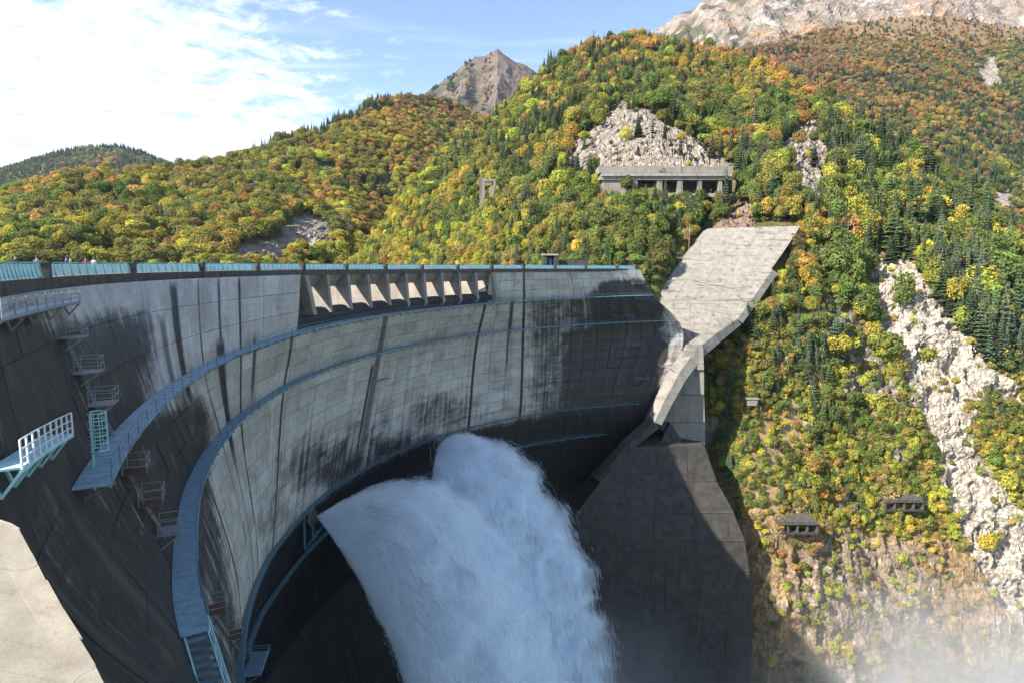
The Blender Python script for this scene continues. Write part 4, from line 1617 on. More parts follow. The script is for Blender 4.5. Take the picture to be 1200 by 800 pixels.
# lake behind the dam, river bed below it
ksl = np.linspace(0, NK - 1, 40)
lb = dam(ksl, np.zeros_like(ksl))
ln, _ = dam_n(ksl, np.zeros_like(ksl))
edge = lb - ln * 12
V = [(*p[:2], -13) for p in edge] + [(60, 300, -13), (60, 480, -13), (-20, 1100, -13), (-1200, 1100, -13), (-1200, -60, -13), (-60, -60, -13)]
o = obj('lake_water', fast_mesh('lake_water', np.array(V), [np.arange(len(V))[None, ::-1]], M_LAKE))
tag(o, None, None, None, 'structure')
V = np.array([(-80, -60, -192), (700, -60, -192), (700, 260, -192), (-80, 260, -192)], float)
tag(obj('river_bed', fast_mesh('river_bed', V, np.array([[0, 1, 2, 3]]), M_LAKE)), None, None, None, 'structure')
V = np.array([(-5200, -3000, -230), (5200, -3000, -230), (5200, 7200, -230), (-5200, 7200, -230)], float)
me = fast_mesh('valley_ground', V, np.array([[0, 1, 2, 3]]), M_GROUND)
attr_c(me, 'ground', np.tile(GREEN, (4, 1)))
attr_f(me, 'rock', np.zeros(4))
attr_f(me, 'grain', np.full(4, .2))
tag(obj('valley_ground', me), None, None, None, 'structure')


# ------------------------------------------------------------------ tree kinds
def leaf_cards(C, Nrm, size, rg, asp=0.75):
    """one small bent leaf spray (quad) per point, facing roughly outward"""
    n = len(C)
    Nrm = Nrm + rg.normal(0, 0.6, (n, 3))
    Nrm /= np.linalg.norm(Nrm, axis=1, keepdims=True)
    r = rg.normal(size=(n, 3))
    a = np.cross(Nrm, r)
    a /= np.linalg.norm(a, axis=1, keepdims=True)
    b = np.cross(Nrm, a)
    s = size * rg.uniform(0.6, 1.3, (n, 1))
    a, b = a * s, b * s * asp
    bend = Nrm * s * 0.25
    V = np.stack([C - a - bend, C - b * .9, C + a - bend, C + b], 1)
    return V.reshape(-1, 3), np.arange(4 * n).reshape(n, 4)


def proto_broad(seed, n, flat=1.0, size=0.09, lump=0.55, gap=0.44):
    """uneven crown: leaf sprays through a lumpy volume, thinned where gaps open between the boughs"""
    rg = np.random.default_rng(seed)
    m = n * 3
    d = rg.normal(size=(m, 3))
    d /= np.linalg.norm(d, axis=1, keepdims=True)
    Rd = 0.74 + lump * (fbm(d * 1.5 + seed, 3, seed) - 0.35) * 1.5
    r = Rd * rg.random(m) ** 0.28
    P = d * r[:, None] * np.array([1, 1, 0.82 * flat])
    keep = (P[:, 2] > -0.42 * flat) & (fbm(P * 3.1 + 7.7, 2, seed + 3) + 0.10 * (r / Rd) > gap + rg.normal(0, .05, m))
    P, d = P[keep][:n], d[keep][:n]
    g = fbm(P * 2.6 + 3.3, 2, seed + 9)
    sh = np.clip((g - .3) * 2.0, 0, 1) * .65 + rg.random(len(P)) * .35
    P = P + np.array([rg.normal(0, .08), rg.normal(0, .08), 1.02 + .15 * flat])
    V, F = leaf_cards(P, d * .8 + np.array([0, 0, .5]), size, rg)
    return V, F, np.repeat(sh, 4)


def proto_conifer(seed, layers, n, droop=0.25, top=4.0, base=0.5):
    rg = np.random.default_rng(seed)
    Vs, Fs, Ss = [], [], []
    b = 0
    for l in range(layers):
        h = base + (top - base) * (l / layers) ** 0.92
        r = (1 - (h - base) / (top - base)) ** 0.85 * rg.uniform(0.85, 1.1) + 0.04
        m = max(4, int(n * r))
        a0 = rg.uniform(0, 6.28)
        for i in range(m):
            a = a0 + 6.283 * i / m + rg.normal(0, .15)
            rr = r * rg.uniform(0.65, 1.12)
            d = np.array([math.cos(a), math.sin(a), 0])
            s = np.array([-d[1], d[0], 0])
            w = 0.20 * rr + 0.05
            p0 = np.array([0, 0, h + 0.05])
            p1 = d * rr * .55 + np.array([0, 0, h - droop * rr * .3])
            p2 = d * rr + np.array([0, 0, h - droop * rr + rg.normal(0, .04)])
            Vs += [p0, p1 - s * w + (0, 0, -.05), p2, p1 + s * w + (0, 0, -.05)]
            Fs.append((b, b + 1, b + 2, b + 3))
            # a drooping side spray
            q = p1 + (0, 0, 0.03)
            Vs += [q - s * w * 1.1 + (0, 0, -.16), q + d * rr * .12 + (0, 0, .03), q + s * w * 1.1 + (0, 0, -.16), q - d * rr * .25 + (0, 0, .05)]
            Fs.append((b + 4, b + 5, b + 6, b + 7))
            b += 8
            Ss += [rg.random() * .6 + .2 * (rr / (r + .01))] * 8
    return np.array(Vs), np.array(Fs), np.clip(np.array(Ss), 0, 1)


def trunk_geo(seed, h, r, limbs, conifer=False):
    rg = random.Random(seed)
    m = MB()
    pts = [(rg.uniform(-.04, .04) * i, rg.uniform(-.04, .04) * i, h * i / 4 - .15) for i in range(5)]
    m.tube(pts, [r * (1 - .2 * i) for i in range(5)], 6)
    for i in range(limbs):
        a = 6.28 * i / limbs + rg.uniform(-.4, .4)
        z = h * rg.uniform(.45, .8)
        L = rg.uniform(.45, .75)
        m.tube([(0, 0, z), (math.cos(a) * L * .5, math.sin(a) * L * .5, z + L * .45), (math.cos(a) * L, math.sin(a) * L, z + L * .7)], [r * .5, r * .33, r * .12], 4)
    return np.array(m.v), m.f


PROTO = []          # (crown mesh, trunk mesh, joined object)


def make_proto(kind, seed):
    if kind == 'broad':
        V, F, S = proto_broad(seed, 1500, 1.0, 0.088)
        tv, tf = trunk_geo(seed, 1.1, 0.075, 5)
    elif kind == 'tall':
        V, F, S = proto_broad(seed, 1300, 1.6, 0.088, 0.6)
        tv, tf = trunk_geo(seed, 1.2, 0.07, 4)
    elif kind == 'shrub':
        V, F, S = proto_broad(seed, 420, 0.8, 0.135, 0.7)
        V = V - np.array([0, 0, 0.55])
        tv, tf = trunk_geo(seed, 0.7, 0.05, 5)
    elif kind == 'bare':
        V, F, S = proto_broad(seed, 420, 1.1, 0.07, 0.6, .5)
        tv, tf = trunk_geo(seed, 1.3, 0.06, 9)
    else:
        V, F, S = proto_conifer(seed, 17 if kind == 'fir' else 11, 15 if kind == 'fir' else 12, 0.32 if kind == 'fir' else 0.12)
        tv, tf = trunk_geo(seed, 3.8, 0.09, 0, True)
    crown = fast_mesh('crown', V, F, M_LEAF)
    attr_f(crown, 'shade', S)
    trunk = bpy.data.meshes.new('trunk')
    trunk.from_pydata([tuple(p) for p in tv], [], tf)
    trunk.materials.append(M_BARK)
    quads = np.array([f for f in tf if len(f) == 4])
    J = fast_mesh('tree_kind', np.concatenate([V, tv]), np.concatenate([F, quads + len(V)]), M_LEAF)
    J.materials.append(M_BARK)
    mi = np.zeros(len(F) + len(quads), np.int32)
    mi[len(F):] = 1
    J.polygons.foreach_set('material_index', mi)
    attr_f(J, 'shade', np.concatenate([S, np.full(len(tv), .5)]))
    PROTO.append((crown, trunk, bpy.data.objects.new('tree_kind', J)))


KINDS = ['broad', 'broad', 'broad', 'tall', 'tall', 'fir', 'fir', 'pine', 'shrub', 'shrub', 'bare', 'broad', 'broad', 'tall', 'shrub']
for i, kd in enumerate(KINDS):
    make_proto(kd, 100 + i)
BROADS, TALLS, FIRS, SHRUBS, BARES = (0, 1, 2, 11, 12), (3, 4, 13), (5, 6, 7), (8, 9, 14), (10,)

HUES = {
    'conifer': (0.065, 0.098, 0.040), 'bluefir': (0.085, 0.118, 0.066), 'green': (0.135, 0.175, 0.040), 'olive': (0.235, 0.225, 0.055), 'lime': (0.35, 0.35, 0.058),
    'yellow': (0.44, 0.375, 0.06), 'gold': (0.40, 0.285, 0.06), 'orange': (0.39, 0.235, 0.08), 'rust': (0.29, 0.155, 0.07), 'tan': (0.32, 0.24, 0.11), 'grey': (0.23, 0.20, 0.15)}
HN = list(HUES)
HV = np.array([HUES[h] for h in HN])


def choose(P, weights, rg, patch=30.0, seed=0):
    """pick a hue for each tree from per-tree weights (n, hues), nudged by patches so like trees gather"""
    g = np.stack([fbm(P / patch, 2, seed + 13 * j) for j in range(len(HN))], 1)
    w = weights * np.exp((g - 0.5) * 9.0)
    w /= w.sum(1, keepdims=True)
    c = w.cumsum(1)
    return (rg.random(len(P))[:, None] > c).sum(1).clip(0, len(HN) - 1)


def W(n, **kw):
    w = np.zeros((n, len(HN)))
    for k, v in kw.items():
        w[:, HN.index(k)] = v
    return w


def mixw(a, b, t):
    return a * (1 - t[:, None]) + b * t[:, None]


ALL = []


def plant(hill, n, dens, wfun, size, seed, patch, shrub=None):
    """size(hue index array, rg, px, py) -> radius, height"""
    rg = np.random.default_rng(seed)
    P, x, y, t = hill.scatter(n, dens, seed)
    qx, qy, d = proj(P)
    ok = (qx > -70) & (qx < 1270) & (qy < 860) & (d > 30)
    P, x, y, t = P[ok], x[ok], y[ok], t[ok]
    n = len(P)
    hue = choose(P, wfun(n, x, y, t), rg, patch, seed)
    name = np.array(HN)[hue]
    con = (name == 'conifer') | (name == 'bluefir')
    pr = np.where(con, rg.choice(FIRS, n), np.where(rg.random(n) < .72, rg.choice(BROADS, n), rg.choice(TALLS, n)))
    pr = np.where(np.isin(name, ['grey', 'tan']) & (rg.random(n) < .6), 10, pr)
    rad, hgt = size(con, rg, x, y, n)
    if shrub is not None:
        isb = (rg.random(n) < shrub(x, y)) & ~con
        pr = np.where(isb, rg.choice(SHRUBS, n), pr)
        rad = np.where(isb, rad * 0.72, rad)
        hgt = np.where(isb, hgt * 0.55, hgt)
    sc = np.stack([rad * rg.uniform(.88, 1.12, n), rad * rg.uniform(.88, 1.12, n), hgt], 1)
    # unit heights: broad 2.1, tall 2.6, conifer 4, shrub 1.3
    unit = np.array([1.95, 1.95, 1.95, 2.5, 2.5, 4.0, 4.0, 4.0, 1.3, 1.3, 2.1, 1.95, 1.95, 2.5, 1.3])
    sc[:, 2] /= unit[pr]
    v = HV[hue] * np.exp(rg.normal(0, 0.16, (n, 1))) * (1 + rg.normal(0, 0.07, (n, 3)))
    ALL.append(dict(P=P - np.array([0, 0, .3]), proto=pr, sc=sc, rot=rg.uniform(0, 6.28, n), tint=np.clip(v * 1.12 + np.array([.018, .022, .026]), .008, .65), hue=hue, x=x, y=y, hill=hill.name, rad=rad, hgt=hgt))


def grid_mask(hill, mask):
    """photo-grid mask -> lookup at (x, y)"""
    xs = hill.px[:, 0]

    def f(x, y):
        i = np.clip(np.searchsorted(xs, x), 0, len(xs) - 1)
        fr = hill.front
        y0, y1 = hill.py[i, 0], hill.py[i, fr - 1]
        j = np.clip(((y - y0) / (y1 - y0) * (fr - 1)).round().astype(int), 0, fr - 1)
        return mask[i, j]
    return f


mC = grid_mask(HC, maskC)


def densC(x, y):
    d = 1 - np.clip(mC(x, y), 0, 1) * 1.0
    d = np.maximum(d, np.where(y < 232, 0.03, 0.014))
    # no trees where the far abutment stands
    d = d * (1 - poly_soft(x, y, [(765, 345), (828, 262), (945, 258), (915, 330), (880, 385), (832, 412), (832, 520), (882, 640), (885, 830), (600, 830), (700, 500)], 3))
    d = d * (1 - poly_soft(x, y, [(700, 186), (862, 186), (862, 240), (730, 240), (700, 230)], 3) * .97)
    d = d * (1 - poly_soft(x, y, [(558, 210), (584, 210), (584, 240), (558, 244)], 2) * .9)
    # near slope needs more, smaller plants
    d = d * np.where(y > 250, 1.7, 1.0) * np.where((x > 830) & (y > 300), 1.9, 1.0)
    return d


def wC(n, x, y, t):
    up = W(n, conifer=.22, bluefir=.10, green=.32, olive=.28, lime=.10, yellow=.02, gold=.04, orange=.03)
    top = W(n, conifer=.18, green=.14, olive=.16, gold=.22, orange=.26, rust=.04)
    left = W(n, conifer=.08, green=.28, olive=.27, lime=.22, yellow=.08, gold=.05, orange=.02)
    under = W(n, conifer=.18, bluefir=.14, green=.32, olive=.22, lime=.10, yellow=.05, tan=.05)
    right = W(n, conifer=.40, bluefir=.18, green=.24, olive=.10, lime=.06, yellow=.02, orange=.01)
    mid = W(n, conifer=.10, bluefir=.06, green=.24, olive=.20, lime=.22, yellow=.09, gold=.04, orange=.04, tan=.03)
    low = W(n, green=.2, olive=.25, lime=.25, yellow=.15, tan=.15)
    yr, _ = interp_line(C_RIDGE, x)
    w = up.copy()
    w = mixw(w, top, sstep(55, 10, y - yr) * sstep(640, 760, x) * sstep(1000, 960, x))
    w = mixw(w, left, sstep(190, 240, y) * sstep(640, 560, x))
    w = mixw(w, under, sstep(185, 225, y) * sstep(570, 630, x) * sstep(880, 840, x))
    w = mixw(w, mid, sstep(860, 900, x) * sstep(200, 290, y))
    w = mixw(w, right, sstep(965, 1040, x - np.maximum(0, y - 300) * .45) * sstep(440, 360, y - np.maximum(0, x - 1100) * .6))
    w = mixw(w, low, sstep(560, 640, y))
    return w


def sizeC(con, rg, x, y, n):
    k = np.interp(y, [30, 200, 300, 420, 640], [1.0, .92, .70, .60, .45])
    k = np.where((x > 970) & (y < 430), np.maximum(k, 1.1), k) * np.exp(rg.normal(0, .22, n))
    r = np.where(con, rg.uniform(2.6, 4.2, n), rg.uniform(3.0, 5.4, n)) * k
    h = np.where(con, rg.uniform(11, 18, n), rg.uniform(8, 12.5, n)) * k
    return r, h


plant(HC, 15500, densC, wC, sizeC, 301, 36.0, lambda x, y: np.clip(sstep(280, 420, y) * .75 + .08, 0, 1) * np.where((x > 1000) & (y < 400), .3, 1))
# low scrub over the right bank slope


def densS(x, y):
    d = densC(x, y) * sstep(822, 850, x) * sstep(240, 330, y) + densC(x, y) * .35 * sstep(215, 240, y)
    return np.maximum(d, 0.02 * mC(x, y) * (y > 380) * (x > 880)) + 1e-6


def wS(n, x, y, t):
    a = W(n, green=.24, olive=.28, lime=.26, yellow=.08, gold=.04, orange=.03, tan=.07)
    b = W(n, olive=.3, lime=.2, tan=.4, orange=.1)
    return mixw(a, b, sstep(600, 660, y))


plant(HC, 15000, densS, wS, lambda con, rg, x, y, n: (rg.uniform(1.2, 2.6, n), rg.uniform(3.2, 6.5, n)), 311, 18.0, lambda x, y: 1.0 + 0 * x)
mB = grid_mask(HB, mb)


def wB(n, x, y, t):
    yr, _ = interp_line(B_RIDGE, x)
    left = W(n, conifer=.05, bluefir=.03, green=.24, olive=.38, lime=.12, gold=.06, orange=.04, tan=.06, grey=.02)
    bot = W(n, green=.2, olive=.2, lime=.28, yellow=.12, gold=.14, orange=.06)
    rightt = W(n, conifer=.05, green=.10, olive=.20, lime=.14, yellow=.12, gold=.20, orange=.16, rust=.03)
    ridge = W(n, conifer=.7, bluefir=.2, olive=.1)
    top = W(n, conifer=.16, orange=.36, rust=.26, tan=.12, gold=.1)
    dark = W(n, conifer=.4, green=.4, olive=.2)
    w = mixw(left, bot, sstep(262, 292, y))
    w = mixw(w, rightt, sstep(290, 380, x) * sstep(285, 240, y))
    w = mixw(w, top, sstep(370, 420, x) * sstep(150, 122, y))
    w = mixw(w, ridge, sstep(22, 6, y - yr) * sstep(275, 300, x) * sstep(450, 425, x))
    w = mixw(w, ridge, .8 * np.exp(-((x - 485) / 22) ** 2 - ((y - 128) / 10) ** 2))
    w = mixw(w, dark, .85 * np.exp(-(((x - 430) / 34) ** 2 + ((y - 215 - (x - 430) * -.3) / 24) ** 2)))
    return w


plant(HB, 9000, lambda x, y: np.maximum(1 - mB(x, y) * 1.3, .0) * np.where(y > 240, 1.3, 1.0), wB,
      lambda con, rg, x, y, n: (np.where(con, rg.uniform(3.2, 5.0, n), rg.uniform(4.4, 9.0, n)), np.where(con, rg.uniform(15, 22, n), rg.uniform(10, 17, n))), 302, 60.0)
plant(HF, 9000, lambda x, y: 1.0 + 0 * x, lambda n, x, y, t: W(n, conifer=.34, bluefir=.42, olive=.12, tan=.05, grey=.05, orange=.02),  # blue-heavy mix paints the haze of distance into the tree colour
      lambda con, rg, x, y, n: (np.where(con, rg.uniform(5, 7, n), rg.uniform(7, 11, n)), np.where(con, rg.uniform(18, 26, n), rg.uniform(13, 18, n))), 303, 120.0)
mR = grid_mask(HR, maskR)


def wR(n, x, y, t):
    a = W(n, conifer=.20, bluefir=.16, green=.06, olive=.10, gold=.08, orange=.18, rust=.12, tan=.06, grey=.04)
    lowr = W(n, conifer=.22, bluefir=.16, green=.14, olive=.2, lime=.06, orange=.10, rust=.06, tan=.06)
    browny = W(n, conifer=.14, bluefir=.10, orange=.14, rust=.30, tan=.14, grey=.18)
    rt = W(n, conifer=.2, bluefir=.15, green=.1, olive=.25, lime=.12, orange=.1, tan=.08)
    w = mixw(a, browny, sstep(1050, 960, x) * sstep(110, 80, y))
    w = mixw(w, lowr, sstep(130, 180, y))
    w = mixw(w, rt, sstep(1130, 1180, x) * sstep(170, 110, y))
    return w


plant(HR, 15000, lambda x, y: np.maximum(1 - mR(x, y), .02) * np.where(x < 850, .2, 1), wR,
      lambda con, rg, x, y, n: (np.where(con, rg.uniform(3.2, 4.8, n), rg.uniform(4.5, 7.5, n)) * np.interp(y, [20, 80], [.7, 1]), np.where(con, rg.uniform(14, 22, n), rg.uniform(9, 14, n)) * np.interp(y, [20, 80], [.65, 1])), 304, 90.0)
plant(HP, 1800, lambda x, y: sstep(600, 540, x) * sstep(.5, .6, .52 + .1 * np.sin(x * .3) + .05 * np.sin(y * .5)) + .02, lambda n, x, y, t: W(n, conifer=.6, bluefir=.25, tan=.15),
      lambda con, rg, x, y, n: (rg.uniform(5, 9, n), rg.uniform(12, 20, n)), 305, 150.0)


# ------------------------------------------------------------------ single trees (the largest in view) and the wood beyond them
ALLC = {k: np.concatenate([a[k] for a in ALL]) for k in ('P', 'proto', 'sc', 'rot', 'tint', 'hue', 'x', 'y', 'rad', 'hgt')}
ALLH = np.concatenate([[a['hill']] * len(a['P']) for a in ALL])
qx, qy, qd = proj(ALLC['P'] + np.array([0, 0, 1]) * (ALLC['hgt'] * .5)[:, None])
seen = (qx > 10) & (qx < 1190) & (qy > 10) & (qy < 790)
hidden = in_poly(qx, qy, [(-10, 306), (748, 309), (815, 395), (832, 412), (832, 520), (885, 640), (885, 810), (-10, 810)])
appar = ALLC['rad'] * 2 * np.minimum(ALLC['hgt'], 20) / qd ** 2 * (seen & ~hidden & (ALLH == 'right_bank_hillside'))
big = np.argsort(-appar)[:290]
isbig = np.zeros(len(qx), bool)
isbig[big] = True

HUE_TXT = {'conifer': 'dark green conifer', 'bluefir': 'blue-green conifer', 'green': 'green leafy tree', 'olive': 'olive-green leafy tree', 'lime': 'yellow-green leafy tree', 'yellow': 'bright yellow tree',
           'gold': 'golden autumn tree', 'orange': 'orange autumn tree', 'rust': 'rust red tree', 'tan': 'brown thin tree', 'grey': 'grey bare tree'}


def zone(x, y):
    if x > 1090 and y < 300:
        return 'on the spur at far right'
    if x > 1060 and y < 470:
        return 'right of the landslide scar'
    if x > 1100:
        return 'beside the scar foot'
    if x > 975 and y < 310:
        return 'on the spur above the scar'
    if x > 925 and y < 310:
        return 'right of the wing wall top'
    if x > 900 and y < 430:
        return 'between wing wall and scar'
    if y > 430 and x > 960:
        return 'left of the scar foot'
    if y > 430:
        return 'beside the concrete apron'
    if x > 820 and y > 225:
        return 'above the wing wall'
    if x > 690 and y > 222:
        return 'below the gallery'
    if y > 222:
        return 'just above the dam crest'
    return 'above the gallery'


def tree_text(i):
    h = HN[ALLC['hue'][i]]
    return HUE_TXT[h].replace('tree', 'shrub') if ALLC['proto'][i] in SHRUBS else HUE_TXT[h]


kinds = {}
for i in big:
    kinds.setdefault((tree_text(i), zone(qx[i], qy[i])), []).append(i)
_O = _ORD + ['last']
TREE_LABEL = {}
for (txt, z), ids in kinds.items():
    ids = sorted(ids, key=lambda i: qy[i])
    rows = [ids[a:a + 8] for a in range(0, len(ids), 8)]
    for r, row in enumerate(rows):
        row = sorted(row, key=lambda i: qx[i])
        for c, i in enumerate(row):
            lab = txt + ' ' + z
            if len(row) > 1:
                lab += ', ' + _O[c] + ' from left'
            if len(rows) > 1:
                lab += ', ' + ('upper' if r == 0 else _O[r]) + ' row'
            TREE_LABEL[i] = lab

for i in big:
    h = HN[ALLC['hue'][i]]
    pr = ALLC['proto'][i]
    crown, trunk, _ = PROTO[pr]
    nm = 'conifer_tree' if h in ('conifer', 'bluefir') else ('shrub' if pr in SHRUBS else 'broadleaf_tree')
    root = empty(nm, tuple(ALLC['P'][i]))
    s = ALLC['sc'][i]
    root.rotation_euler = (0, 0, ALLC['rot'][i])
    tag(root, TREE_LABEL[i], 'shrub' if pr in SHRUBS else 'tree', tree_text(i) + 's ' + zone(qx[i], qy[i]))
    for nm2, me in (('crown', crown), ('trunk', trunk)):
        o = obj(nm2, me, root)
        o.scale = tuple(s)
        o['tint'] = [float(c) for c in ALLC['tint'][i]]


def forest(name, label, sel):
    pts = ALLC['P'][sel]
    me = bpy.data.meshes.new(name)
    me.vertices.add(len(pts))
    me.vertices.foreach_set('co', np.ascontiguousarray(pts, np.float32).ravel())
    attr_v(me, 'isc', ALLC['sc'][sel])
    attr_v(me, 'irot', np.stack([0 * ALLC['rot'][sel], 0 * ALLC['rot'][sel], ALLC['rot'][sel]], 1))
    a = me.attributes.new('tint', 'FLOAT_COLOR', 'POINT')
    c = np.ones((len(pts), 4), np.float32)
    c[:, :3] = ALLC['tint'][sel]
    a.data.foreach_set('color', c.ravel())
    a = me.attributes.new('pid', 'INT', 'POINT')
    a.data.foreach_set('value', ALLC['proto'][sel].astype(np.int32))
    o = obj(name, me)
    tag(o, label, 'forest', None, 'stuff')
    ng = bpy.data.node_groups.new(name + ' trees', 'GeometryNodeTree')
    ng.interface.new_socket('Geometry', in_out='INPUT', socket_type='NodeSocketGeometry')
    ng.interface.new_socket('Geometry', in_out='OUTPUT', socket_type='NodeSocketGeometry')
    N, L = ng.nodes, ng.links
    gi, go = N.new('NodeGroupInput'), N.new('NodeGroupOutput')
    jn = N.new('GeometryNodeJoinGeometry')

    def named(nm, typ):
        x = N.new('GeometryNodeInputNamedAttribute')
        x.data_type = typ
        x.inputs['Name'].default_value = nm
        return x.outputs['Attribute']
    pid, isc, irot = named('pid', 'INT'), named('isc', 'FLOAT_VECTOR'), named('irot', 'FLOAT_VECTOR')
    e2r = N.new('FunctionNodeEulerToRotation')
    L.new(irot, e2r.inputs[0])
    for k in range(len(PROTO)):
        oi = N.new('GeometryNodeObjectInfo')
        oi.inputs['Object'].default_value = PROTO[k][2]
        cmp = N.new('FunctionNodeCompare')
        cmp.data_type = 'INT'
        cmp.operation = 'EQUAL'
        ins = [s for s in cmp.inputs if s.type == 'INT']
        L.new(pid, ins[0])
        ins[1].default_value = k
        ip = N.new('GeometryNodeInstanceOnPoints')
        L.new(gi.outputs[0], ip.inputs['Points'])
        L.new(cmp.outputs[0], ip.inputs['Selection'])
        L.new(oi.outputs['Geometry'], ip.inputs['Instance'])
        L.new(e2r.outputs[0], ip.inputs['Rotation'])
        L.new(isc, ip.inputs['Scale'])
        L.new(ip.outputs[0], jn.inputs[0])
    L.new(jn.outputs[0], go.inputs[0])
    md = o.modifiers.new('trees', 'NODES')
    md.node_group = ng
    return o


forest('right_bank_forest', 'mixed green, yellow and orange autumn forest covering the hill behind the far end of the dam', ~isbig & (ALLH == 'right_bank_hillside'))
forest('left_bank_forest', 'rounded olive, gold and orange autumn trees covering the left hillside beyond the crest', ALLH == 'left_bank_hillside')
forest('far_hill_forest', 'bluish distant forest on the low far hill at the left', ALLH == 'far_hill')
forest('back_slope_forest', 'rust and dark green forest on the high slope behind the right bank', ALLH == 'back_hillside')
forest('peak_scrub', 'sparse dark scrub on the flank of the bare pointed peak', ALLH == 'bare_peak')


# ------------------------------------------------------------------ small buildings on the hillside
def hill_depth(hill, x, y):
    qx, qy, d = proj(hill.P[:, :hill.front])
    e = (qx - x) ** 2 + (qy - y) ** 2
    e = np.where(e < e.min() + 6, hill.P[:, :hill.front, 1], 1e9)
    return float(e.min())


def gallery():
    Y = hill_depth(HC, 780, 215) - 12
    root = empty('concrete_gallery', tuple(at(780, 224, Y)))
    inv = Matrix.Translation(-Vector(root.location))
    tag(root, 'long pale concrete gallery on columns below the grey cliff', 'gallery')

    def fin(o):
        o.matrix_parent_inverse = inv

    def bx(x0, y0, x1, y1, Y0, dep, name, mat):
        fin(MB().prism([at(x0, y1, Y0), at(x1, y1, Y0), at(x1, y0, Y0), at(x0, y0, Y0)], (0, dep, 0)).build(name, mat, root))
    bx(702, 195, 859, 203, Y + 1, 14, 'retaining_wall', M_PALE)
    bx(705, 203.3, 857, 206.5, Y - 1.5, 14, 'roof_slab', M_GREY)
    bx(703, 206.8, 858, 211, Y - .5, 12, 'roof_beam', M_PALE)
    bx(706, 211, 735, 229, Y + .4, 12, 'end_wall', M_PALE)
    for x in (741, 770, 794, 818, 842):
        bx(x, 211, x + (6 if x < 800 else 4.5), 227, Y, 3.0, 'column', M_PALE)
    bx(735, 211, 858, 226, Y + 11, 3, 'back_wall', M_CORE)
    bx(702, 227, 850, 231, Y - .4, 14, 'base_slab', M_GREY)


gallery()


def portal():
    Y = hill_depth(HC, 570, 240) - 6
    root = empty('portal_frame', tuple(at(572, 240, Y)))
    inv = Matrix.Translation(-Vector(root.location))
    tag(root, 'small white concrete portal frame among trees left of the gallery', 'portal')
    for (x0, y0, x1, y1, nm) in ((562, 209, 568, 242, 'column'), (578, 213, 581, 236, 'column'), (568, 210, 581, 213, 'beam')):
        o = MB().prism([at(x0, y1, Y), at(x1, y1, Y), at(x1, y0, Y), at(x0, y0, Y)], (0, 5, 0)).build(nm, M_PALE, root)
        o.matrix_parent_inverse = inv


portal()


def gatehouse():
    Y = 250.0
    root = empty('gatehouse', tuple(at(644, 312, Y)))
    inv = Matrix.Translation(-Vector(root.location))
    tag(root, 'small grey concrete tunnel house with a teal door just beyond the crest', 'gatehouse')

    def bx(x0, y0, x1, y1, Y0, dep, name, mat):
        o = MB().prism([at(x0, y1, Y0), at(x1, y1, Y0), at(x1, y0, Y0), at(x0, y0, Y0)], (0, dep, 0)).build(name, mat, root)
        o.matrix_parent_inverse = inv
    bx(637, 299, 641, 318, Y, 9, 'side_wall', M_DIRTY_SHADED)
    bx(649, 299, 653, 318, Y, 9, 'side_wall', M_DIRTY_SHADED)
    bx(636, 297.5, 654, 299.5, Y - .5, 10, 'roof', M_GREY)
    bx(641, 299, 649, 318, Y + 4, 4, 'back_wall', M_CORE)
    bx(643, 303, 647, 316, Y + 3.5, .3, 'door', M_TEAL)
    root = empty('retaining_wall', tuple(at(680, 312, Y + 3)))
    inv = Matrix.Translation(-Vector(root.location))
    tag(root, 'low pale concrete retaining wall right of the tunnel house', 'wall')
    bx(656, 305, 690, 318, Y + 2, 4, 'wall_length', M_DIRTY_SHADED)


gatehouse()


def rockshed(x0, y0, x1, y1, label, n, M_GREY=None):
    M_GREY = M_GREY or M_COPE
    Y = hill_depth(HC, (x0 + x1) / 2, (y0 + y1) / 2) - 5
    root = empty('rock_shed', tuple(at((x0 + x1) / 2, y1, Y)))
    inv = Matrix.Translation(-Vector(root.location))
    tag(root, label, 'rock shed')

    def bx(a, b, c, d, Y0, dep, name, mat):
        o = MB().prism([at(a, d, Y0), at(c, d, Y0), at(c, b, Y0), at(a, b, Y0)], (0, dep, 0)).build(name, mat, root)
        o.matrix_parent_inverse = inv
    h = y1 - y0
    bx(x0, y0, x1, y0 + h * .28, Y, 8, 'roof', M_GREY)
    for i in range(n + 1):
        x = x0 + (x1 - x0) * i / n
        bx(x - 1, y0 + h * .28, x + 1, y1, Y + .4, 1.5, 'column', M_GREY)
    bx(x0, y0 + h * .28, x1, y1, Y + 6, 1, 'back_wall', M_CORE)
    bx(x0 - 1, y1, x1 + 1, y1 + 2, Y + .2, 8, 'floor_slab', M_DIRTY_SHADED)


rockshed(912, 611, 958, 624, 'dark weathered rock shed with openings above the brown slope', 4)
rockshed(1038, 585, 1082, 597, 'small grey rock shed half hidden by trees below the slope', 4)


def hut():
    Y = hill_depth(HC, 881, 472) - 3
    root = empty('survey_hut', tuple(at(881, 474, Y)))
    inv = Matrix.Translation(-Vector(root.location))
    tag(root, 'tiny white hut among the trees right of the thrust wall', 'hut')
    for (x0, y0, x1, y1, d, nm, m) in ((877, 469, 888, 475, 3, 'wall', M_PALE), (875, 466.4, 890, 468, 3.6, 'roof', M_PALE)):
        o = MB().prism([at(x0, y1, Y), at(x1, y1, Y), at(x1, y0, Y), at(x0, y0, Y)], (0, d, 0)).build(nm, m, root)
        o.matrix_parent_inverse = inv


hut()


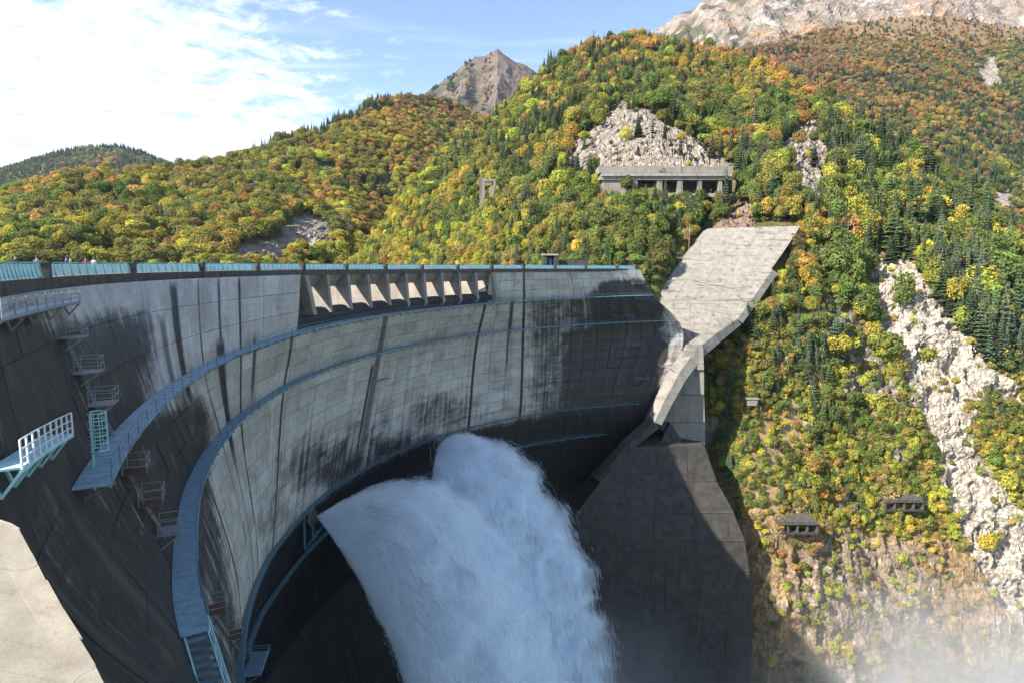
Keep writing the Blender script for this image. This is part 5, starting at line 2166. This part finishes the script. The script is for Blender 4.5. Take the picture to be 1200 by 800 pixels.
def pole(x, y0, y1, label):
    Y = hill_depth(HC, x, y1) - 1
    a, b = at(x, y1, Y), at(x, y0, Y)
    root = empty('utility_pole', tuple(a))
    inv = Matrix.Translation(-Vector(root.location))
    tag(root, label, 'pole', 'poles on the right bank')
    H = b[2] - a[2]
    o = MB().tube([a - (0, 0, 1), a + (0, 0, H)], [.16, .09], 6).build('mast', M_STEEL, root)
    o.matrix_parent_inverse = inv
    for f in (.95, .82):
        o = MB().bar(a + (-1.3, 0, H * f), a + (1.3, 0, H * f), .10).build('cross_arm', M_STEEL, root)
        o.matrix_parent_inverse = inv


pole(992, 258, 296, 'thin white pole with cross arms in the trees right of the wing wall')
pole(807, 262, 300, 'thin white pole standing left of the wing wall top')
pole(1132, 296, 330, 'thin pale pole among the conifers right of the landslide scar')


# ------------------------------------------------------------------ people on the crest
def figure(seed):
    rg = random.Random(seed)
    sw = rg.uniform(.10, .22)
    J = {'pel': ((0, 0, .95), .15), 'bel': ((0, 0, 1.10), .14), 'che': ((0, .01, 1.32), .165), 'nek': ((0, .01, 1.49), .06), 'hd0': ((0, .02, 1.58), .085), 'hd1': ((0, .03, 1.68), .095), 'hd2': ((0, .02, 1.76), .06)}
    E = [('pel', 'bel'), ('bel', 'che'), ('che', 'nek'), ('nek', 'hd0'), ('hd0', 'hd1'), ('hd1', 'hd2')]
    for s, nm in ((-1, 'l'), (1, 'r')):
        f = sw * s
        J.update({nm + 'hip': ((.10 * s, 0, .88), .10), nm + 'kne': ((.11 * s, f * .5 + .03, .50), .07), nm + 'ank': ((.11 * s, f - .03, .09), .05), nm + 'toe': ((.12 * s, f + .14, .04), .04),
                  nm + 'sho': ((.19 * s, 0, 1.42), .065), nm + 'elb': ((.25 * s, -f * .4, 1.14), .048), nm + 'wri': ((.26 * s, -f * .8 + .10, .92), .035), nm + 'han': ((.26 * s, -f * .8 + .14, .84), .04)})
        E += [('pel', nm + 'hip'), (nm + 'hip', nm + 'kne'), (nm + 'kne', nm + 'ank'), (nm + 'ank', nm + 'toe'), ('che', nm + 'sho'), (nm + 'sho', nm + 'elb'), (nm + 'elb', nm + 'wri'), (nm + 'wri', nm + 'han')]
    names = list(J)
    me = bpy.data.meshes.new('figure')
    me.from_pydata([J[n][0] for n in names], [(names.index(a), names.index(b)) for a, b in E], [])
    o = bpy.data.objects.new('figure', me)
    COL.objects.link(o)
    o.modifiers.new('s', 'SKIN')
    for i, n in enumerate(names):
        sv = me.skin_vertices[0].data[i]
        sv.radius = (J[n][1], J[n][1] * (.75 if n in ('pel', 'bel', 'che') else 1))
        sv.use_root = n == 'pel'
    sb = o.modifiers.new('d', 'SUBSURF')
    sb.levels = 1
    dg = bpy.context.evaluated_depsgraph_get()
    res = bpy.data.meshes.new_from_object(o.evaluated_get(dg))
    bpy.data.objects.remove(o)
    return res


COLS = {'blue': (.05, .09, .25), 'red': (.35, .05, .05), 'grey': (.2, .2, .2), 'white': (.7, .7, .7), 'navy': (.03, .04, .09), 'green': (.06, .16, .10), 'khaki': (.25, .2, .12)}
M_SKIN = mat_simple('skin', (.42, .27, .2), .6)
M_HAIR = mat_simple('hair', (.02, .017, .015), .5)
CLOTH = {k: mat_simple('cloth ' + k, v, .9) for k, v in COLS.items()}


def person(px, coat, legs, label, seed, off, face):
    k = crest_k(px)
    me = figure(seed)
    for m in (CLOTH[legs], CLOTH[coat], M_SKIN):
        me.materials.append(m)
    for p in me.polygons:
        c = p.center
        p.material_index = 2 if (c.z > 1.47 or (abs(c.x) > .18 and c.z < .93)) else (1 if c.z > .93 else 0)
        p.use_smooth = True
    p, n, t = crest_pt(k, off, -1.22)
    M = frame_m(p, n, t) @ Matrix.Rotation(face, 4, 'Z')
    o = obj('person', me, None, M)
    tag(o, label, 'person', 'people walking on the dam crest')
    h = MB()
    vs, fs = [], []
    for i in range(5):
        th = math.pi * .55 * i / 4
        for j in range(10):
            a = 6.283 * j / 10
            vs.append((.108 * math.sin(th) * math.cos(a), .015 + .115 * math.sin(th) * math.sin(a), 1.70 + .13 * math.cos(th)))
    for i in range(4):
        for j in range(10):
            fs.append((i * 10 + j, i * 10 + (j + 1) % 10, (i + 1) * 10 + (j + 1) % 10, (i + 1) * 10 + j))
    h.add(vs, fs).build('hair', M_HAIR, o, True)


for (x, c, l, lab, sd, off, fc) in [(43, 'navy', 'grey', 'person in a dark navy jacket walking on the crest near the first post', 1, -1.3, 1.4), (78, 'grey', 'navy', 'person in grey on the crest, just right of the first post', 2, -2.2, -1.5),
                                    (91, 'blue', 'grey', 'person in a blue jacket looking over the crest railing', 3, -0.9, .1), (97, 'khaki', 'navy', 'person in khaki beside the one in blue on the crest', 4, -1.0, -.2),
                                    (121, 'red', 'grey', 'person in a red top on the crest left of the second post', 5, -1.6, 1.5), (134, 'white', 'navy', 'person in a white top on the crest close to the second post', 6, -2.0, -1.4)]:
    person(x, c, l, lab, sd, off, fc)


# ------------------------------------------------------------------ water jets: countless drops and threads thrown out in a wide cone
def jet(name, label, k, z, off, axis_pitch, yaw, v0, half, n, seed):
    rg = np.random.default_rng(seed)
    p0, nn, tt = face_pt(k, z, off)
    ax = np.array(nn) * math.cos(yaw) + np.array(tt) * math.sin(yaw)
    ax = ax * math.cos(axis_pitch) + np.array([0, 0, math.sin(axis_pitch)])
    s = np.cross(ax, [0, 0, 1.0])
    s /= np.linalg.norm(s)
    u = np.cross(s, ax)
    phi = rg.uniform(0, 2 * math.pi, n)
    th = half * (1 - np.abs(rg.normal(0, 0.16, n)))
    core = rg.random(n) < 0.45
    th = np.where(core, half * np.sqrt(rg.random(n)), th)
    tmax = 5.2
    t = tmax * rg.random(n) ** 0.85
    # threads: speed varies along the rim so that fingers of water run ahead of each other
    lump = fbm(np.stack([np.cos(phi) * 2.4, np.sin(phi) * 2.4, t * 1.1], 1), 4, seed)
    v = v0 * (0.86 + 0.30 * lump + rg.normal(0, .035, n))
    d = ax[None] * np.cos(th)[:, None] + (s[None] * np.cos(phi)[:, None] + u[None] * np.sin(phi)[:, None]) * np.sin(th)[:, None]
    drag = 0.30
    f = (1 - np.exp(-drag * t)) / drag
    G = np.array([0, 0, -9.81])
    P = p0 + d * (v * f)[:, None] + 0.5 * G * (t ** 2)[:, None] * 0.86
    vel = d * (v * np.exp(-drag * t))[:, None] + G * t[:, None] * .86
    # turbulence grows on the way down
    q = P / 5.0
    tb = np.stack([fbm(q + 11.1 * j, 3, seed + j) - .5 for j in range(3)], 1)
    P = P + tb * (1.3 * t)[:, None] * 1.6 + rg.normal(0, 1, (n, 3)) * (0.05 + 0.26 * t * rg.random(n) ** 1.5)[:, None]
    keep = P[:, 2] > -150
    P, vel, t = P[keep], vel[keep], t[keep]
    n = len(P)
    dv = vel / np.linalg.norm(vel, axis=1, keepdims=True)
    r = rg.normal(size=(n, 3))
    w = np.cross(dv, r)
    w /= np.linalg.norm(w, axis=1, keepdims=True)
    L = rg.uniform(.3, 1.3, n) * (0.3 + .30 * t)
    Wd = rg.uniform(.05, .12, n) * (0.5 + .25 * t)
    V = np.stack([P - dv * L[:, None], P + dv * L[:, None] * .3 + w * Wd[:, None], P + dv * L[:, None] - w * Wd[:, None] * .5], 1).reshape(-1, 3)
    o = obj(name, fast_mesh(name, V, np.arange(3 * n).reshape(n, 3), M_JET))
    tag(o, label, 'water jet', None, 'stuff')
    return p0


k1, _ = dam_at(362, 600)
k2, _ = dam_at(512, 516)
J1 = jet('water_jet', 'left white water jet fanning out from the dark foot of the dam', k1, -52.0, 2.0, math.radians(-6), math.radians(0), 23.0, math.radians(40), 640000, 1)
J2 = jet('water_jet', 'right white water jet falling in a tall plume in the middle of the dam', k2, -52.5, 2.0, math.radians(4), math.radians(-22), 21.5, math.radians(33), 640000, 2)


# outlet valves the water comes from, with their steel frames
def outlet(k, label):
    p, n, t = face_pt(k, -52.2, 0.0)
    root = empty('outlet_valve', tuple(p))
    root.matrix_world = frame_m(p, n, t)
    tag(root, label, 'valve', 'outlet valves')
    pp = MB().tube([(0, -1, 0), (0, 1.0, 0), (0, 1.9, 0)], [1.5, 1.5, 1.25], 14).build('pipe', M_RUST, root)
    MB().tube([(0, .9, 0), (0, 1.15, 0)], 1.9, 14).build('flange', M_BLUE2, pp)
    for x in (-2.2, 2.2):
        MB().bar((x, .2, -6), (x, .2, 2.0), .35).bar((x, .2, -6), (x, 3.0, -2.0), .3).build('support_frame', M_BLUE2, root)


outlet(k1, 'steel outlet valve at the root of the left water jet')
outlet(k2, 'steel outlet valve at the root of the right water jet')


# ------------------------------------------------------------------ spray drifting below the jets, and the valley air
def spray(name, label, centre, radii, dens, seed):
    me = bpy.data.meshes.new(name)
    m = MB()
    vs, fs = [], []
    nu, nv = 24, 14
    for i in range(nv + 1):
        th = math.pi * i / nv
        for j in range(nu):
            a = 2 * math.pi * j / nu
            vs.append((math.sin(th) * math.cos(a), math.sin(th) * math.sin(a), math.cos(th)))
    for i in range(nv):
        for j in range(nu):
            fs.append((i * nu + j, (i + 1) * nu + j, (i + 1) * nu + (j + 1) % nu, i * nu + (j + 1) % nu))
    o = m.add(vs, fs).build(name, None)
    o.location = centre
    o.scale = radii
    t = NT(name)
    tc = t.n('TexCoord')
    ln = t.n('VectorMath', operation='LENGTH')
    t.put(ln.inputs[0], tc.outputs['Object'])
    fall = t.step(ln.outputs['Value'], 1.0, 0.15)
    ns = t.noise(t.pos(), 0.045, 3, 0.6, 0.5, (1, 1, .6), (seed, 0, 0))
    den = t.math('MULTIPLY', t.math('MULTIPLY', fall, t.step(ns, 0.15, 0.85)), dens)
    pv = t.n('VolumePrincipled')
    pv.inputs['Color'].default_value = (0.93, 0.95, 0.97, 1)
    pv.inputs['Anisotropy'].default_value = 0.1
    t.L.new(den, pv.inputs['Density'])
    t.L.new(pv.outputs[0], t.out.inputs['Volume'])
    o.data.materials.append(t.m)
    tag(o, label, 'spray', None, 'stuff')
    return o


spray('spray_mist', 'pale spray drifting over the brown slope at the lower right', tuple(at(1090, 830, 200)), (88, 46, 54), 0.045, 3)
spray('spray_mist', 'bluish spray hanging in the shade around the foot of the jets', tuple(at(690, 880, 150)), (44, 45, 46), 0.016, 9)


def haze():
    o = MB().add([(x, y, z) for x in (-5600, 5600) for y in (-3400, 7600) for z in (-231.5, 1950)],
                 [(0, 1, 3, 2), (4, 6, 7, 5), (0, 4, 5, 1), (2, 3, 7, 6), (0, 2, 6, 4), (1, 5, 7, 3)]).build('haze', None)
    t = NT('valley air')
    pv = t.n('VolumePrincipled')
    pv.inputs['Color'].default_value = (0.66, 0.80, 1.0, 1)
    pv.inputs['Density'].default_value = 0.000025
    pv.inputs['Anisotropy'].default_value = 0.2
    t.L.new(pv.outputs[0], t.out.inputs['Volume'])
    o.data.materials.append(t.m)
    tag(o, None, None, None, 'stuff')


haze()
SC.cycles.volume_step_rate = 3.0
SC.cycles.volume_max_steps = 128
